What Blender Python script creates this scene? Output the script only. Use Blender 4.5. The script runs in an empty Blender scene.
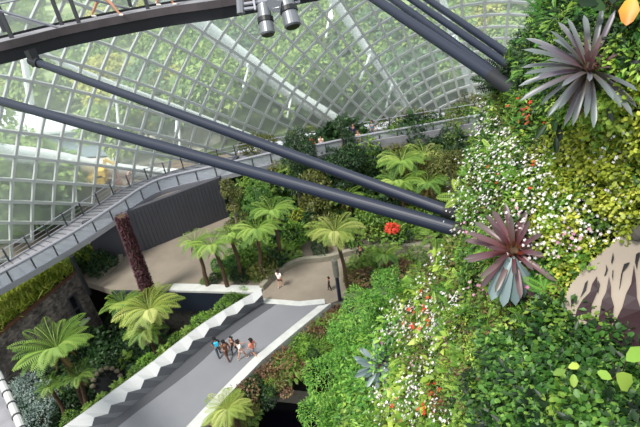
import bpy, math, random
import numpy as np
from mathutils import Vector
random.seed(7); rng = np.random.default_rng(7)
C = bpy.context.scene.collection
sc = bpy.context.scene
PI = math.pi
def R(d): return math.radians(d)

# ------------------------------------------------------------------ camera
FPX = 500.0; CAMP = np.array([0., 0., 24.]); PITCH = R(32); NX, NY = 0.150, 0.9887
Fw = np.array([0, math.cos(PITCH), -math.sin(PITCH)])
Ul = np.array([1., 0, 0]); Dl = np.array([0, -math.sin(PITCH), -math.cos(PITCH)])
Rt = NY*Ul + NX*Dl; Dn = -NX*Ul + NY*Dl
def ray(px, py): return FPX*Fw + (px-320)*Rt + (py-213.5)*Dn
def P(px, py, z=0.):                     # point on the level z seen towards that direction
    d = ray(px, py); return CAMP + d*((z-CAMP[2])/d[2])
def PD(px, py, depth): return CAMP + ray(px, py)*(depth/FPX)
def proj(p):
    q = np.asarray(p)-CAMP; f = q@Fw
    return 320+FPX*(q@Rt)/f, 213.5+FPX*(q@Dn)/f, f
cam = bpy.data.cameras.new('camera'); co = bpy.data.objects.new('camera', cam); C.objects.link(co)
cam.sensor_width = 36; cam.lens = FPX/640*36; cam.clip_end = 2000; cam.clip_start = .05
from mathutils import Matrix
M = Matrix((( Rt[0], -Dn[0], -Fw[0], CAMP[0]), (Rt[1], -Dn[1], -Fw[1], CAMP[1]), (Rt[2], -Dn[2], -Fw[2], CAMP[2]), (0,0,0,1)))
co.matrix_world = M
cam.dof.use_dof = True; cam.dof.focus_distance = 7.5; cam.dof.aperture_fstop = 3.2
sc.camera = co

# ------------------------------------------------------------------ materials
def newmat(name):
    m = bpy.data.materials.new(name); m.use_nodes = True
    nt = m.node_tree; b = nt.nodes['Principled BSDF']; return m, nt, b
def srgb(h):
    h = h.lstrip('#'); c = [int(h[i:i+2], 16)/255 for i in (0, 2, 4)]
    return tuple([(x/12.92 if x <= .04045 else ((x+.055)/1.055)**2.4) for x in c]) + (1,)
def plain(name, col, rough=.6, metal=0., noise=0., nscale=6., bump=0., bscale=30.):
    m, nt, b = newmat(name); c = srgb(col)
    b.inputs['Roughness'].default_value = rough; b.inputs['Metallic'].default_value = metal
    tc = nt.nodes.new('ShaderNodeTexCoord')
    if noise:
        n = nt.nodes.new('ShaderNodeTexNoise'); n.inputs['Scale'].default_value = nscale; n.inputs['Detail'].default_value = 6
        nt.links.new(tc.outputs['Object'], n.inputs['Vector'])
        r = nt.nodes.new('ShaderNodeValToRGB'); e = r.color_ramp.elements
        e[0].position = .3; e[1].position = .7
        e[0].color = tuple(x*(1-noise) for x in c[:3])+(1,); e[1].color = tuple(min(1, x*(1+noise)) for x in c[:3])+(1,)
        nt.links.new(n.outputs['Fac'], r.inputs['Fac']); nt.links.new(r.outputs['Color'], b.inputs['Base Color'])
    else: b.inputs['Base Color'].default_value = c
    if bump:
        n = nt.nodes.new('ShaderNodeTexNoise'); n.inputs['Scale'].default_value = bscale
        nt.links.new(tc.outputs['Object'], n.inputs['Vector'])
        bp = nt.nodes.new('ShaderNodeBump'); bp.inputs['Strength'].default_value = bump
        nt.links.new(n.outputs['Fac'], bp.inputs['Height']); nt.links.new(bp.outputs['Normal'], b.inputs['Normal'])
    return m
def leafmat(name, cols, rough=.45, trans=.3, along=None, spec=.4):
    """leaf colour differs leaf by leaf (attribute rnd); along = colour towards the tip (pigment)"""
    m, nt, b = newmat(name)
    a = nt.nodes.new('ShaderNodeAttribute'); a.attribute_name = 'rnd'
    r = nt.nodes.new('ShaderNodeValToRGB'); e = r.color_ramp.elements
    while len(e) < len(cols): e.new(.5)
    for i, c in enumerate(cols): e[i].position = i/(len(cols)-1); e[i].color = srgb(c)
    nt.links.new(a.outputs['Fac'], r.inputs['Fac']); out = r.outputs['Color']
    if along:
        t = nt.nodes.new('ShaderNodeAttribute'); t.attribute_name = 'along'
        r2 = nt.nodes.new('ShaderNodeValToRGB'); e = r2.color_ramp.elements
        while len(e) < len(along): e.new(.5)
        for i, (p, al) in enumerate(along): e[i].position = p; e[i].color = srgb(al)
        nt.links.new(t.outputs['Fac'], r2.inputs['Fac'])
        mx = nt.nodes.new('ShaderNodeMix'); mx.data_type = 'RGBA'; mx.inputs[0].default_value = .55
        nt.links.new(out, mx.inputs[6]); nt.links.new(r2.outputs['Color'], mx.inputs[7]); out = mx.outputs[2]
    nt.links.new(out, b.inputs['Base Color']); b.inputs['Roughness'].default_value = rough
    b.inputs['Specular IOR Level'].default_value = spec
    tr = nt.nodes.new('ShaderNodeBsdfTranslucent'); nt.links.new(out, tr.inputs['Color'])
    ms = nt.nodes.new('ShaderNodeMixShader'); ms.inputs[0].default_value = trans
    nt.links.new(b.outputs[0], ms.inputs[1]); nt.links.new(tr.outputs[0], ms.inputs[2])
    nt.links.new(ms.outputs[0], nt.nodes['Material Output'].inputs['Surface'])
    return m

MT = {}
MT['steel_dark'] = plain('dark_painted_steel', '#0f1118', .6, 0, .15, 3)
MT['tube'] = plain('blue_black_tube_paint', '#151d30', .5)
MT['fascia'] = plain('weathered_fascia', '#4c4446', .5, 0, .2, 2)
MT['grid'] = plain('grey_white_steel', '#bcbfbd', .5)
MT['white'] = plain('white_paint', '#fafcfc', .45)
MT['offwhite'] = plain('pale_concrete', '#b2b3b0', .7, 0, .1, 2)
MT['deck'] = plain('walkway_deck', '#807f84', .7, 0, .2, 1.5)
MT['rail'] = plain('rail_metal', '#9d9da6', .4, .3)
MT['post'] = plain('dark_post', '#3c3d42', .5)
MT['concrete'] = plain('beige_paving', '#7a7064', .8, 0, .12, .8)
MT['asphalt'] = plain('grey_bridge_paving', '#727378', .75, 0, .06, .5)
MT['asphalt_dark'] = plain('darker_deck_grey', '#47484d', .75, 0, .08, .5)
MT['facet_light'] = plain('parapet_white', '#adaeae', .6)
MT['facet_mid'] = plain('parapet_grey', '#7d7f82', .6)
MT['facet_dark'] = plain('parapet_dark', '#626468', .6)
MT['darkwall'] = plain('charcoal_cladding', '#44444b', .7, 0, .1, .7)
MT['navy'] = plain('navy_wall', '#1c2330', .5)
MT['soil'] = plain('dark_soil', '#17170f', .95, 0, .4, 3)
MT['pond'] = plain('dark_pool_floor', '#0b0c16', .25)
MT['matte_black'] = plain('matte_black', '#0a0b0e', .95)
MT['bark'] = plain('fibrous_bark', '#4a3827', .95, 0, .5, 9, .8, 25)
MT['bark_grey'] = plain('grey_bark', '#6f675c', .9, 0, .3, 9)
MT['rockdark'] = plain('dark_rock', '#45423d', .9, 0, .4, 3, .6, 8)
MT['curb'] = plain('stone_kerb', '#7f7a6c', .8, 0, .1, 3)
MT['cream'] = plain('cream_panel', '#94887b', .7, 0, .05, 4)
MT['maroon'] = plain('maroon_print', '#260c14', .5)
MT['black'] = plain('black_print', '#120d10', .6)
MT['spot'] = plain('grey_lamp_housing', '#7b7e83', .4, .4)
MT['spot_black'] = plain('black_ring', '#15161a', .4)
MT['skin'] = plain('skin', '#c68f70', .55); MT['skin_dark'] = plain('skin_tan', '#9a6b4d', .55)
MT['eye'] = plain('eye', '#1a1210', .3)
MT['brown_edge'] = plain('rusty_edge', '#5a3a28', .7, 0, .2, 5)
MT['lawn'] = plain('outdoor_ground', '#8b9c68', .95, 0, .35, .05)
MT['road'] = plain('pale_road', '#d5cfc4', .9, 0, .05, .2)
MT['roofwhite'] = plain('white_roof', '#e2e8ee', .6)
MT['shallow'] = plain('blue_grey_panel', '#9fb2c2', .5)

# slate cladding
def slate():
    m, nt, b = newmat('slate_cladding')
    tc = nt.nodes.new('ShaderNodeTexCoord'); mp = nt.nodes.new('ShaderNodeMapping'); mp.inputs['Scale'].default_value = (1.1, 1.1, 1.6)
    nt.links.new(tc.outputs['Object'], mp.inputs['Vector'])
    v = nt.nodes.new('ShaderNodeTexVoronoi'); v.inputs['Scale'].default_value = 1.0; nt.links.new(mp.outputs[0], v.inputs['Vector'])
    n = nt.nodes.new('ShaderNodeTexNoise'); n.inputs['Scale'].default_value = 2.5; n.inputs['Detail'].default_value = 8
    nt.links.new(mp.outputs[0], n.inputs['Vector'])
    mx = nt.nodes.new('ShaderNodeMath'); mx.operation = 'ADD'
    sp = nt.nodes.new('ShaderNodeSeparateColor'); nt.links.new(v.outputs['Color'], sp.inputs[0])
    ml = nt.nodes.new('ShaderNodeMath'); ml.operation = 'MULTIPLY'; ml.inputs[1].default_value = .22; nt.links.new(sp.outputs[0], ml.inputs[0])
    nt.links.new(ml.outputs[0], mx.inputs[0]); nt.links.new(n.outputs['Fac'], mx.inputs[1])
    r = nt.nodes.new('ShaderNodeValToRGB'); e = r.color_ramp.elements; e.new(.5)
    for i, (p, c) in enumerate(((.4, '#37322f'), (.65, '#645c57'), (.95, '#96897f'))): e[i].position = p; e[i].color = srgb(c)
    nt.links.new(mx.outputs[0], r.inputs[0]); nt.links.new(r.outputs[0], b.inputs['Base Color'])
    v2 = nt.nodes.new('ShaderNodeTexVoronoi'); v2.feature = 'DISTANCE_TO_EDGE'; v2.inputs['Scale'].default_value = 1.3; nt.links.new(mp.outputs[0], v2.inputs['Vector'])
    bp = nt.nodes.new('ShaderNodeBump'); bp.inputs['Strength'].default_value = .35; bp.inputs['Distance'].default_value = .15
    r3 = nt.nodes.new('ShaderNodeMapRange'); r3.inputs[2].default_value = .08; nt.links.new(v2.outputs['Distance'], r3.inputs[0])
    nt.links.new(r3.outputs[0], bp.inputs['Height']); nt.links.new(bp.outputs[0], b.inputs['Normal'])
    b.inputs['Roughness'].default_value = .85
    return m
MT['slate'] = slate()
def glassmat():
    m, nt, b = newmat('hazed_glass'); nt.nodes.remove(b)  # white daylight haze over the panes is mixed into the glass itself
    t = nt.nodes.new('ShaderNodeBsdfTransparent'); t.inputs[0].default_value = (.93, .97, .95, 1)
    d = nt.nodes.new('ShaderNodeBsdfTranslucent'); d.inputs[0].default_value = (.9, .95, .94, 1)
    d2 = nt.nodes.new('ShaderNodeBsdfDiffuse'); d2.inputs[0].default_value = (.85, .9, .9, 1)
    a = nt.nodes.new('ShaderNodeMixShader'); a.inputs[0].default_value = .5
    nt.links.new(d.outputs[0], a.inputs[1]); nt.links.new(d2.outputs[0], a.inputs[2])
    ms = nt.nodes.new('ShaderNodeMixShader'); ms.inputs[0].default_value = .3
    nt.links.new(t.outputs[0], ms.inputs[1]); nt.links.new(a.outputs[0], ms.inputs[2])
    nt.links.new(ms.outputs[0], nt.nodes['Material Output'].inputs['Surface'])
    return m
MT['glass'] = glassmat()
def panelglass():
    m, nt, b = newmat('rail_glass'); nt.nodes.remove(b)
    t = nt.nodes.new('ShaderNodeBsdfTransparent'); t.inputs[0].default_value = (.85, .88, .9, 1)
    d = nt.nodes.new('ShaderNodeBsdfPrincipled'); d.inputs['Base Color'].default_value = (.7, .72, .78, 1); d.inputs['Roughness'].default_value = .2
    ms = nt.nodes.new('ShaderNodeMixShader'); ms.inputs[0].default_value = .35
    nt.links.new(t.outputs[0], ms.inputs[1]); nt.links.new(d.outputs[0], ms.inputs[2])
    nt.links.new(ms.outputs[0], nt.nodes['Material Output'].inputs['Surface']); return m
MT['railglass'] = panelglass()

L = {}
L['mid'] = leafmat('mid_green_leaves', ['#27421a', '#436622', '#64862e', '#8ea646'])
L['bright'] = leafmat('bright_green_leaves', ['#35601f', '#527f2a', '#76a238', '#a4c254'])
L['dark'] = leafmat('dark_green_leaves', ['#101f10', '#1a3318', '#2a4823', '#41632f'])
L['round'] = leafmat('soft_green_round_leaves', ['#22441c', '#3a662a', '#5a8838', '#86ac4c'])
L['yellow'] = leafmat('yellow_green_leaves', ['#56661c', '#7c8c28', '#a6b038', '#cccc58'])
L['lime'] = leafmat('lime_leaves', ['#56782a', '#789836', '#9cb846', '#c2d462'])
L['feather'] = leafmat('feathery_green_leaves', ['#2a5a20', '#48802e', '#70a43e', '#a2c658'])
L['fern'] = leafmat('tree_fern_green', ['#46692c', '#638638', '#84a346', '#aabc62'], .5, .35)
L['fernyellow'] = leafmat('tree_fern_yellow_green', ['#68803a', '#889e46', '#a8b65a', '#c6c87c'], .5, .35)
L['olive'] = leafmat('olive_leaves', ['#33381a', '#4e5424', '#6b6e32', '#8c8a48'])
L['bronze'] = leafmat('bronze_leaves', ['#4a3528', '#6a4c38', '#8a6a50', '#8b8a48'])
L['silver'] = leafmat('silver_leaves', ['#43544e', '#667a72', '#8a9e96', '#b4c2ba'])
L['grass'] = leafmat('roof_grass', ['#66822c', '#8ea238', '#b0bb4a', '#c8c860'])
L['purple'] = leafmat('purple_bromeliads', ['#2b1a22', '#45262f', '#5e3440', '#6e4a4c'])
L['wflower'] = leafmat('white_petals', ['#d4cfd0', '#ebe6e4', '#f6f4f2', '#f0dfe4'], .6, .3)
L['pflower'] = leafmat('pink_petals', ['#c98aa6', '#d7a0b8', '#e6bccb', '#b45f93'], .6, .3)
L['rflower'] = leafmat('red_petals', ['#b32a22', '#d63b2c', '#e85a3c', '#d8553f'], .6, .3)
L['mflower'] = leafmat('magenta_petals', ['#8c3f7c', '#a6549a', '#c075b4', '#d49cc8'], .6, .3)
L['oflower'] = leafmat('yellow_petals', ['#d8b730', '#e8cf4c', '#f2de70', '#d9a02c'], .6, .3)
L['orange'] = leafmat('orange_leaf', ['#e0922e', '#e8a840', '#d86a34', '#efc050'], .4, .4, [(0, '#b8c838'), (.5, '#e8a838'), (1, '#df6638')])
L['agave'] = leafmat('blue_grey_strap', ['#2f403e', '#475a57', '#66797a', '#88989a'], .4, .1)
L['brom1'] = leafmat('grey_green_purple_strap', ['#33463c', '#566a60', '#76807e', '#5a4658'], .35, .15, [(0, '#5c6a30'), (.25, '#54322e'), (.6, '#5c5260'), (1, '#787e80')])
L['brom2'] = leafmat('mauve_strap', ['#36282c', '#533840', '#6a5254', '#565c50'], .35, .15, [(0, '#8a6a3c'), (.25, '#6a302c'), (.6, '#74505a'), (1, '#5e5c56')])
L['dead'] = leafmat('dry_fronds', ['#6a5430', '#84683c', '#9c8450', '#b09a68'])
L['out'] = leafmat('outdoor_tree_leaves', ['#5f8048', '#86a45c', '#a8c070', '#c8d488'], .6, .3)
L['out2'] = leafmat('outdoor_dark_leaves', ['#48684a', '#62825c', '#7e9c70', '#9ab486'], .6, .3)
L['outyel'] = leafmat('outdoor_yellow_leaves', ['#94a04c', '#b4b85c', '#ccca70', '#e0da8c'], .6, .3)

# ------------------------------------------------------------------ objects
WL = {}
def link_mesh(name, V, F, mat, rnd=None, along=None, smooth=False, mats=None, mi=None):
    V = np.asarray(V, dtype=np.float64)
    me = bpy.data.meshes.new(name)
    if isinstance(F, np.ndarray):
        k = F.shape[1]; me.vertices.add(len(V)); me.vertices.foreach_set('co', V.astype(np.float32).ravel())
        me.loops.add(F.size); me.loops.foreach_set('vertex_index', F.astype(np.int32).ravel())
        me.polygons.add(len(F)); me.polygons.foreach_set('loop_start', np.arange(0, F.size, k, dtype=np.int32))
        me.update(calc_edges=True); me.validate()
    else: me.from_pydata(V.tolist(), [], [list(f) for f in F]); me.update()
    if rnd is not None: a = me.attributes.new('rnd', 'FLOAT', 'POINT'); a.data.foreach_set('value', np.asarray(rnd, dtype=np.float32))
    if along is not None: a = me.attributes.new('along', 'FLOAT', 'POINT'); a.data.foreach_set('value', np.asarray(along, dtype=np.float32))
    for m in (mats or [mat]): me.materials.append(m)
    if mi is not None: me.polygons.foreach_set('material_index', np.asarray(mi, dtype=np.int32))
    if smooth: me.polygons.foreach_set('use_smooth', np.ones(len(me.polygons), dtype=bool))
    return me
def tag(o, label=None, cat=None, group=None, kind=None):
    if label: o['label'] = label
    if cat: o['category'] = cat
    if group: o['group'] = group
    if kind: o['kind'] = kind
    return o
def obj(name, VF, mat, parent=None, smooth=False, **k):
    """VF = (V, F) or (V, F, rnd) or (V, F, rnd, along), in world coordinates"""
    V, F = np.asarray(VF[0], dtype=float), VF[1]
    rnd = VF[2] if len(VF) > 2 else None; al = VF[3] if len(VF) > 3 else None
    if parent is not None: org = WL[parent.name]; loc = np.zeros(3)
    else: org = np.array([(V[:,0].min()+V[:,0].max())/2, (V[:,1].min()+V[:,1].max())/2, V[:,2].min()]); loc = org
    me = link_mesh(name, V-org, F, mat, rnd, al, smooth, **k)
    o = bpy.data.objects.new(name, me); C.objects.link(o); o.location = loc
    if parent is not None: o.parent = parent
    WL[o.name] = org
    return o
def thing(name, label, cat, loc, group=None):
    o = bpy.data.objects.new(name, None); C.objects.link(o); o.location = tuple(loc); o.empty_display_size = .2
    WL[o.name] = np.array(loc, dtype=float); return tag(o, label, cat, group)
def struct(name, VF, mat, **k): return tag(obj(name, VF, mat, **k), kind='structure')
def dup(root, loc, rz=0, s=1., label=None, group=None, s3=None):
    r = root.copy(); C.objects.link(r); r.location = tuple(loc); r.rotation_euler = (0, 0, rz); r.scale = s3 or (s, s, s)
    if label: r['label'] = label
    if group: r['group'] = group
    for ch in list(root.children):
        c = ch.copy(); C.objects.link(c); c.parent = r
        for g in ch.children:
            d = g.copy(); C.objects.link(d); d.parent = c
    return r
def merge(parts):
    Vs, Fs, n = [], [], 0
    for V, F in parts:
        Vs.append(np.asarray(V, float)); Fs += [[i+n for i in f] for f in F]; n += len(V)
    return np.vstack(Vs), Fs
def unit(v): v = np.asarray(v, float); return v/(np.linalg.norm(v, axis=-1, keepdims=True)+1e-12)
def tube(pts, r, n=10, cap=True):
    pts = [np.asarray(p, float) for p in pts]; rs = r if hasattr(r, '__len__') else [r]*len(pts)
    V, F = [], []; up = np.array([0, 0, 1.])
    d0 = unit(pts[-1]-pts[0]);
    if abs(d0[2]) > .9: up = np.array([1., 0, 0])
    for i, p in enumerate(pts):
        d = unit(pts[min(i+1, len(pts)-1)]-pts[max(i-1, 0)])
        x = unit(np.cross(d, up)); y = np.cross(x, d)
        for k in range(n): a = 2*PI*k/n; V.append(p+rs[i]*(math.cos(a)*x+math.sin(a)*y))
    for i in range(len(pts)-1):
        for k in range(n): F.append([i*n+k, i*n+(k+1)%n, (i+1)*n+(k+1)%n, (i+1)*n+k])
    if cap: F.append(list(range(n))[::-1]); F.append([(len(pts)-1)*n+k for k in range(n)])
    return np.array(V), F
def bar(a, b, w, h, up=(0, 0, 1)):
    a, b = np.asarray(a, float), np.asarray(b, float); d = unit(b-a); up = np.asarray(up, float)
    if abs(d@unit(up)) > .985: up = np.array([1., 0, 0]) if abs(d[0]) < .9 else np.array([0, 1., 0])
    x = unit(np.cross(d, up)); y = np.cross(x, d)
    V = [p+sx*x*w/2+sy*y*h/2 for p in (a, b) for sx, sy in ((-1,-1),(1,-1),(1,1),(-1,1))]
    return np.array(V), [[0,1,2,3][::-1],[4,5,6,7],[0,1,5,4],[1,2,6,5],[2,3,7,6],[3,0,4,7]]
def prism(poly, z0, z1):
    n = len(poly); V = [[p[0], p[1], z0] for p in poly]+[[p[0], p[1], z1] for p in poly]
    return np.array(V, float), [list(range(n))[::-1], [n+i for i in range(n)]]+[[i,(i+1)%n,n+(i+1)%n,n+i] for i in range(n)]
def catmull(pts, k=6):
    pts = [np.asarray(p, float) for p in pts]; out = []
    q = [2*pts[0]-pts[1]]+pts+[2*pts[-1]-pts[-2]]
    for i in range(1, len(q)-2):
        for j in range(k):
            t = j/k; a, b, c, d = q[i-1], q[i], q[i+1], q[i+2]
            out.append(.5*((2*b)+(-a+c)*t+(2*a-5*b+4*c-d)*t*t+(-a+3*b-3*c+d)*t**3))
    out.append(pts[-1]); return out
def strip(A, B, thick):                                   # solid slab between two edge lines
    n = len(A); V = []
    for off in (0, -thick):
        for a in A: V.append([a[0], a[1], a[2]+off])
        for b in B: V.append([b[0], b[1], b[2]+off])
    F = []
    for i in range(n-1):
        F += [[i, i+1, n+i+1, n+i], [2*n+i, 3*n+i, 3*n+i+1, 2*n+i+1], [i, 2*n+i, 2*n+i+1, i+1], [n+i, n+i+1, 3*n+i+1, 3*n+i]]
    F += [[0, n, 3*n, 2*n], [n-1, 3*n-1, 4*n-1, 2*n-1]]
    return np.array(V), F
def wallstrip(A, z0, z1, t):                              # upright slab along a line
    A = [np.asarray(a, float)[:2] for a in A]; n = len(A); nr = []
    for i in range(n):
        d = A[min(i+1, n-1)]-A[max(i-1, 0)]; d = d/np.linalg.norm(d); nr.append(np.array([-d[1], d[0]])*t/2)
    L1 = [np.array([*(a+m), z1]) for a, m in zip(A, nr)]; R1 = [np.array([*(a-m), z1]) for a, m in zip(A, nr)]
    return strip(L1, R1, z1-z0)

# ------------------------------------------------------------------ leaves
def tpl_leaf(w=.45, fold=.1, droop=.12):
    return np.array([[0,0,0],[-w/2,.45,fold],[0,.5,0],[w/2,.45,fold],[0,1,-droop]]), np.array([[0,2,4,1],[0,3,4,2]])
def tpl_round(w=.8):
    return np.array([[0,0,0],[0,.5,0],[0,1,-.1],[-.3*w,.2,.04],[-.5*w,.55,.07],[-.28*w,.9,0],[.3*w,.2,.04],[.5*w,.55,.07],[.28*w,.9,0]]), np.array([[0,1,4,3],[1,2,5,4],[0,6,7,1],[1,7,8,2]])
def tpl_flower():
    V, F = [[0,0,0]], []
    for k in range(5):
        a = 2*PI*k/5; n = len(V)
        for da, r, z in ((-.5, .6, .1), (0, 1, .15), (.5, .6, .1)): V.append([r*math.cos(a+da), r*math.sin(a+da), z])
        F.append([0, n, n+1, n+2])
    return np.array(V)*.5, np.array(F)
def tpl_strap(w=.1, rise=.5, curl=1.2, seg=7, ch=.25, blunt=.75, tw=0):
    V, F = [], []; p = np.array([0., 0.]); a = rise
    for i in range(seg+1):
        t = i/seg; ww = w*(0.75+.5*t if t < .5 else 1.0)*(1 if t < blunt else max(0.05, math.sqrt(max(0, 1-((t-blunt)/(1-blunt))**2))))
        V += [[-ww/2, p[0], p[1]+ch*ww], [0, p[0], p[1]], [ww/2, p[0], p[1]+ch*ww]]
        a2 = a-curl*t*1.2; p = p+np.array([math.cos(a2), math.sin(a2)])/seg
    for i in range(seg):
        b = i*3; F += [[b, b+1, b+4, b+3], [b+1, b+2, b+5, b+4]]
    return np.array(V), np.array(F)
def tpl_frond(pairs=16, w=.26, rise=.5, droop=1.1, pw=.06):
    V, F = [], []; p = np.array([0., 0.]); n = pairs; pts = []
    for i in range(n+1):
        t = i/n; a = rise-droop*t**1.2; pts.append((p.copy(), a)); p = p+np.array([math.cos(a), math.sin(a)])/n
    for i in range(1, n+1):
        (y, z), a = pts[i]; t = i/n
        l = w*(math.sin(PI*min(1, t*.92+.07))**.6) if t < .98 else w*.2
        for s in (-1, 1):
            b = len(V); fx = l*.94; fy = l*.34
            V += [[0, y-pw*.5, z], [s*fx*.5, y+fy*.5-pw*.55, z+.02], [s*fx, y+fy, z-.07*l/w], [s*fx*.5, y+fy*.5+pw*.55, z+.005]]
            F.append([b, b+1, b+2, b+3] if s > 0 else [b+3, b+2, b+1, b])
    for i in range(n):
        (y, z), _ = pts[i]; (y2, z2), _ = pts[i+1]; b = len(V)
        V += [[-.008, y, z+.01], [.008, y, z+.01], [.006, y2, z2+.01], [-.006, y2, z2+.01]]; F.append([b, b+1, b+2, b+3])
    return np.array(V), np.array(F)
class Cloud:
    def __init__(s): s.V, s.F, s.r, s.a, s.n = [], [], [], [], 0
    def add(s, tpl, pos, d, up, size, rnd):
        """instances of a template: pos (N,3), growing along d, upper face towards up"""
        TV, TF = tpl; pos = np.atleast_2d(pos); N = len(pos)
        d = unit(np.broadcast_to(d, (N, 3))); up = np.broadcast_to(up, (N, 3)); x = unit(np.cross(d, up)); z = np.cross(x, d)
        size = np.broadcast_to(np.asarray(size, float), (N,)); rnd = np.clip(np.broadcast_to(np.asarray(rnd, float), (N,)), 0, 1)
        V = pos[:,None,:] + size[:,None,None]*(TV[None,:,0:1]*x[:,None,:]+TV[None,:,1:2]*d[:,None,:]+TV[None,:,2:3]*z[:,None,:])
        k = len(TV); F = TF[None]+(np.arange(N)*k)[:,None,None]+s.n
        s.V.append(V.reshape(-1, 3)); s.F.append(F.reshape(-1, 4)); s.r.append(np.repeat(rnd, k))
        yy = TV[:,1]; yy = (yy-yy.min())/(np.ptp(yy)+1e-9); s.a.append(np.tile(yy, N)); s.n += N*k
    def get(s): return np.vstack(s.V), np.vstack(s.F), np.concatenate(s.r), np.concatenate(s.a)
def rdir(N, zmin=-.2):
    v = rng.normal(size=(N*3+20, 3)); v = unit(v); v = v[v[:,2] > zmin][:N]
    while len(v) < N: v = np.vstack([v, v])[:N]
    return v
def blob(cl, c, rad, n, tpl, size, zmin=-.3, tone=.5, spread=.25, hang=.4, lump=.25, axis=None):
    """leaves over a lumpy mound"""
    v = rdir(n, zmin)
    k = rng.normal(size=(5, 3))*2.2; f = sum(np.sin(v@kk+i) for i, kk in enumerate(k))/5
    rr = (1+lump*f)*(.72+.28*rng.random(n)**.4)
    pos = np.asarray(c)+v*rr[:,None]*np.asarray(rad)
    d = unit(v*.5+rng.normal(size=(n, 3))*.55+np.array([0, 0, -hang]))
    up = unit(v*1.0+np.array([0, 0, .8])+rng.normal(size=(n, 3))*.35)
    cl.add(tpl, pos, d, up, size*(.7+.6*rng.random(n)), tone+spread*f+rng.normal(size=n)*.18)
T_LEAF, T_WIDE, T_NARROW, T_ROUND, T_FLOWER = tpl_leaf(), tpl_leaf(.6), tpl_leaf(.22, .03, .2), tpl_round(), tpl_flower()

def inpoly(x, y, poly):
    c = False; n = len(poly); j = n-1
    for i in range(n):
        xi, yi = poly[i][0], poly[i][1]; xj, yj = poly[j][0], poly[j][1]
        if (yi > y) != (yj > y) and x < (xj-xi)*(y-yi)/(yj-yi)+xi: c = not c
        j = i
    return c
def sample_poly(poly, n, mind=0.):
    xs = [p[0] for p in poly]; ys = [p[1] for p in poly]; out = []; tries = 0
    while len(out) < n and tries < n*200:
        tries += 1; x = random.uniform(min(xs), max(xs)); y = random.uniform(min(ys), max(ys))
        if not inpoly(x, y, poly): continue
        if mind and any((x-a)**2+(y-b)**2 < mind*mind for a, b in out): continue
        out.append((x, y))
    return out
#==BODY==
# ================================================================== SETTING
def W2(px, py, z=0.): p = P(px, py, z); return (p[0], p[1])
A_ = P(-20, 350, 1.0); B_ = P(77, 271, 1.0)
back = unit(np.array([-(B_-A_)[1], (B_-A_)[0], 0]))
plaza = [W2(112, 290), W2(258, 291), W2(250, 303), W2(331, 303), W2(350, 296), W2(400, 292), W2(470, 262), (34, 34), (34, 52), (-34, 56), (-40, 40), (B_+back*7)[:2], B_[:2]]
struct('floor', prism(plaza, -.6, 0), MT['concrete'])
struct('ground', prism([(-70, -25), (60, -25), (60, 60), (-70, 60)], -6, -5), MT['soil'])
# pit back wall below the plaza edge: navy cladding, pale coping
e0, e1 = W2(112, 291), W2(262, 292)
struct('wall_pit', wallstrip([e0, e1], -1.9, -.02, .25), MT['navy'])
struct('wall_pit_lower', wallstrip([(e0[0], e0[1]+.5), (e1[0], e1[1]+.5)], -5, -.7, .3), MT['rockdark'])
struct('trim_1', merge([wallstrip([W2(172, 288.5), W2(262, 291)], 0, .18, .8)]), MT['offwhite'])
f0, f1 = W2(331, 304), W2(400, 292)
struct('wall_void', wallstrip([f0, f1], -5, -.05, .3), MT['rockdark'])
pp = [P(236, 389, -4.2), P(312, 396, -4.2)]
struct('trim_2', wallstrip([p[:2] for p in pp], -5, -4.0, .35), MT['curb'])
struct('pool_floor', prism([W2(225, 480, -4.95), W2(236, 389, -4.95), W2(345, 392, -4.95), W2(360, 480, -4.95)], -5.2, -4.93), MT['pond'])

# slate clad building with a narrow window (opening cut in its front face)
def seg(a, b, t): return a+(b-a)*t
wd = B_-A_; Lw = np.linalg.norm(wd); ux = unit(wd)
def onwall(px, py):                                       # where a direction meets the front face
    n = np.cross(ux, [0, 0, 1]); d = ray(px, py); t = ((A_-CAMP)@n)/(d@n); p = CAMP+d*t; return (p-A_)@ux, p[2]
u0, z1w = onwall(67, 299); u1, _ = onwall(80, 305); _, z0w = onwall(74, 330)
def fp(u, z, o=0): p = A_+ux*u+back*o; return [p[0], p[1], z]
z0w = z1w-2.2 if z1w-z0w < .6 else z0w
def facebox(ua, ub, za, zb, o0=0, o1=.4):
    V = [fp(u, z, o) for o in (o0, o1) for u, z in ((ua, za), (ub, za), (ub, zb), (ua, zb))]
    return np.array(V), [[0,1,2,3],[7,6,5,4],[0,4,5,1],[1,5,6,2],[2,6,7,3],[3,7,4,0]]
struct('wall_left', merge([facebox(0, u0, -5, 1), facebox(u1, Lw, -5, 1), facebox(u0, u1, -5, z0w), facebox(u0, u1, z1w, 1), facebox(Lw-.4, Lw, -5, 1, .4, 7)]), MT['slate'])
win = struct('window_2', facebox(u0, u1, z0w, z1w, .25, .3), MT['matte_black'])
obj('window_frame', merge([facebox(u0-.05, u0+.1, z0w, z1w, -.06, .2), facebox(u1-.1, u1+.05, z0w, z1w, -.06, .2), facebox(u0, u1, z1w-.1, z1w+.05, -.06, .2), facebox(u0, u1, (z0w+z1w)/2-.05, (z0w+z1w)/2+.05, -.0, .2)]), MT['post'], win)
obj('window_sill', facebox(u0-.1, u1+.1, z0w-.12, z0w+.06, -.3, .2), MT['offwhite'], win)
struct('ceiling', facebox(0, Lw, .75, .95, .1, 9), MT['soil'])
struct('trim_3', facebox(-.2, Lw+.05, .95, 1.12, -.12, .12), MT['brown_edge'])

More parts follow.
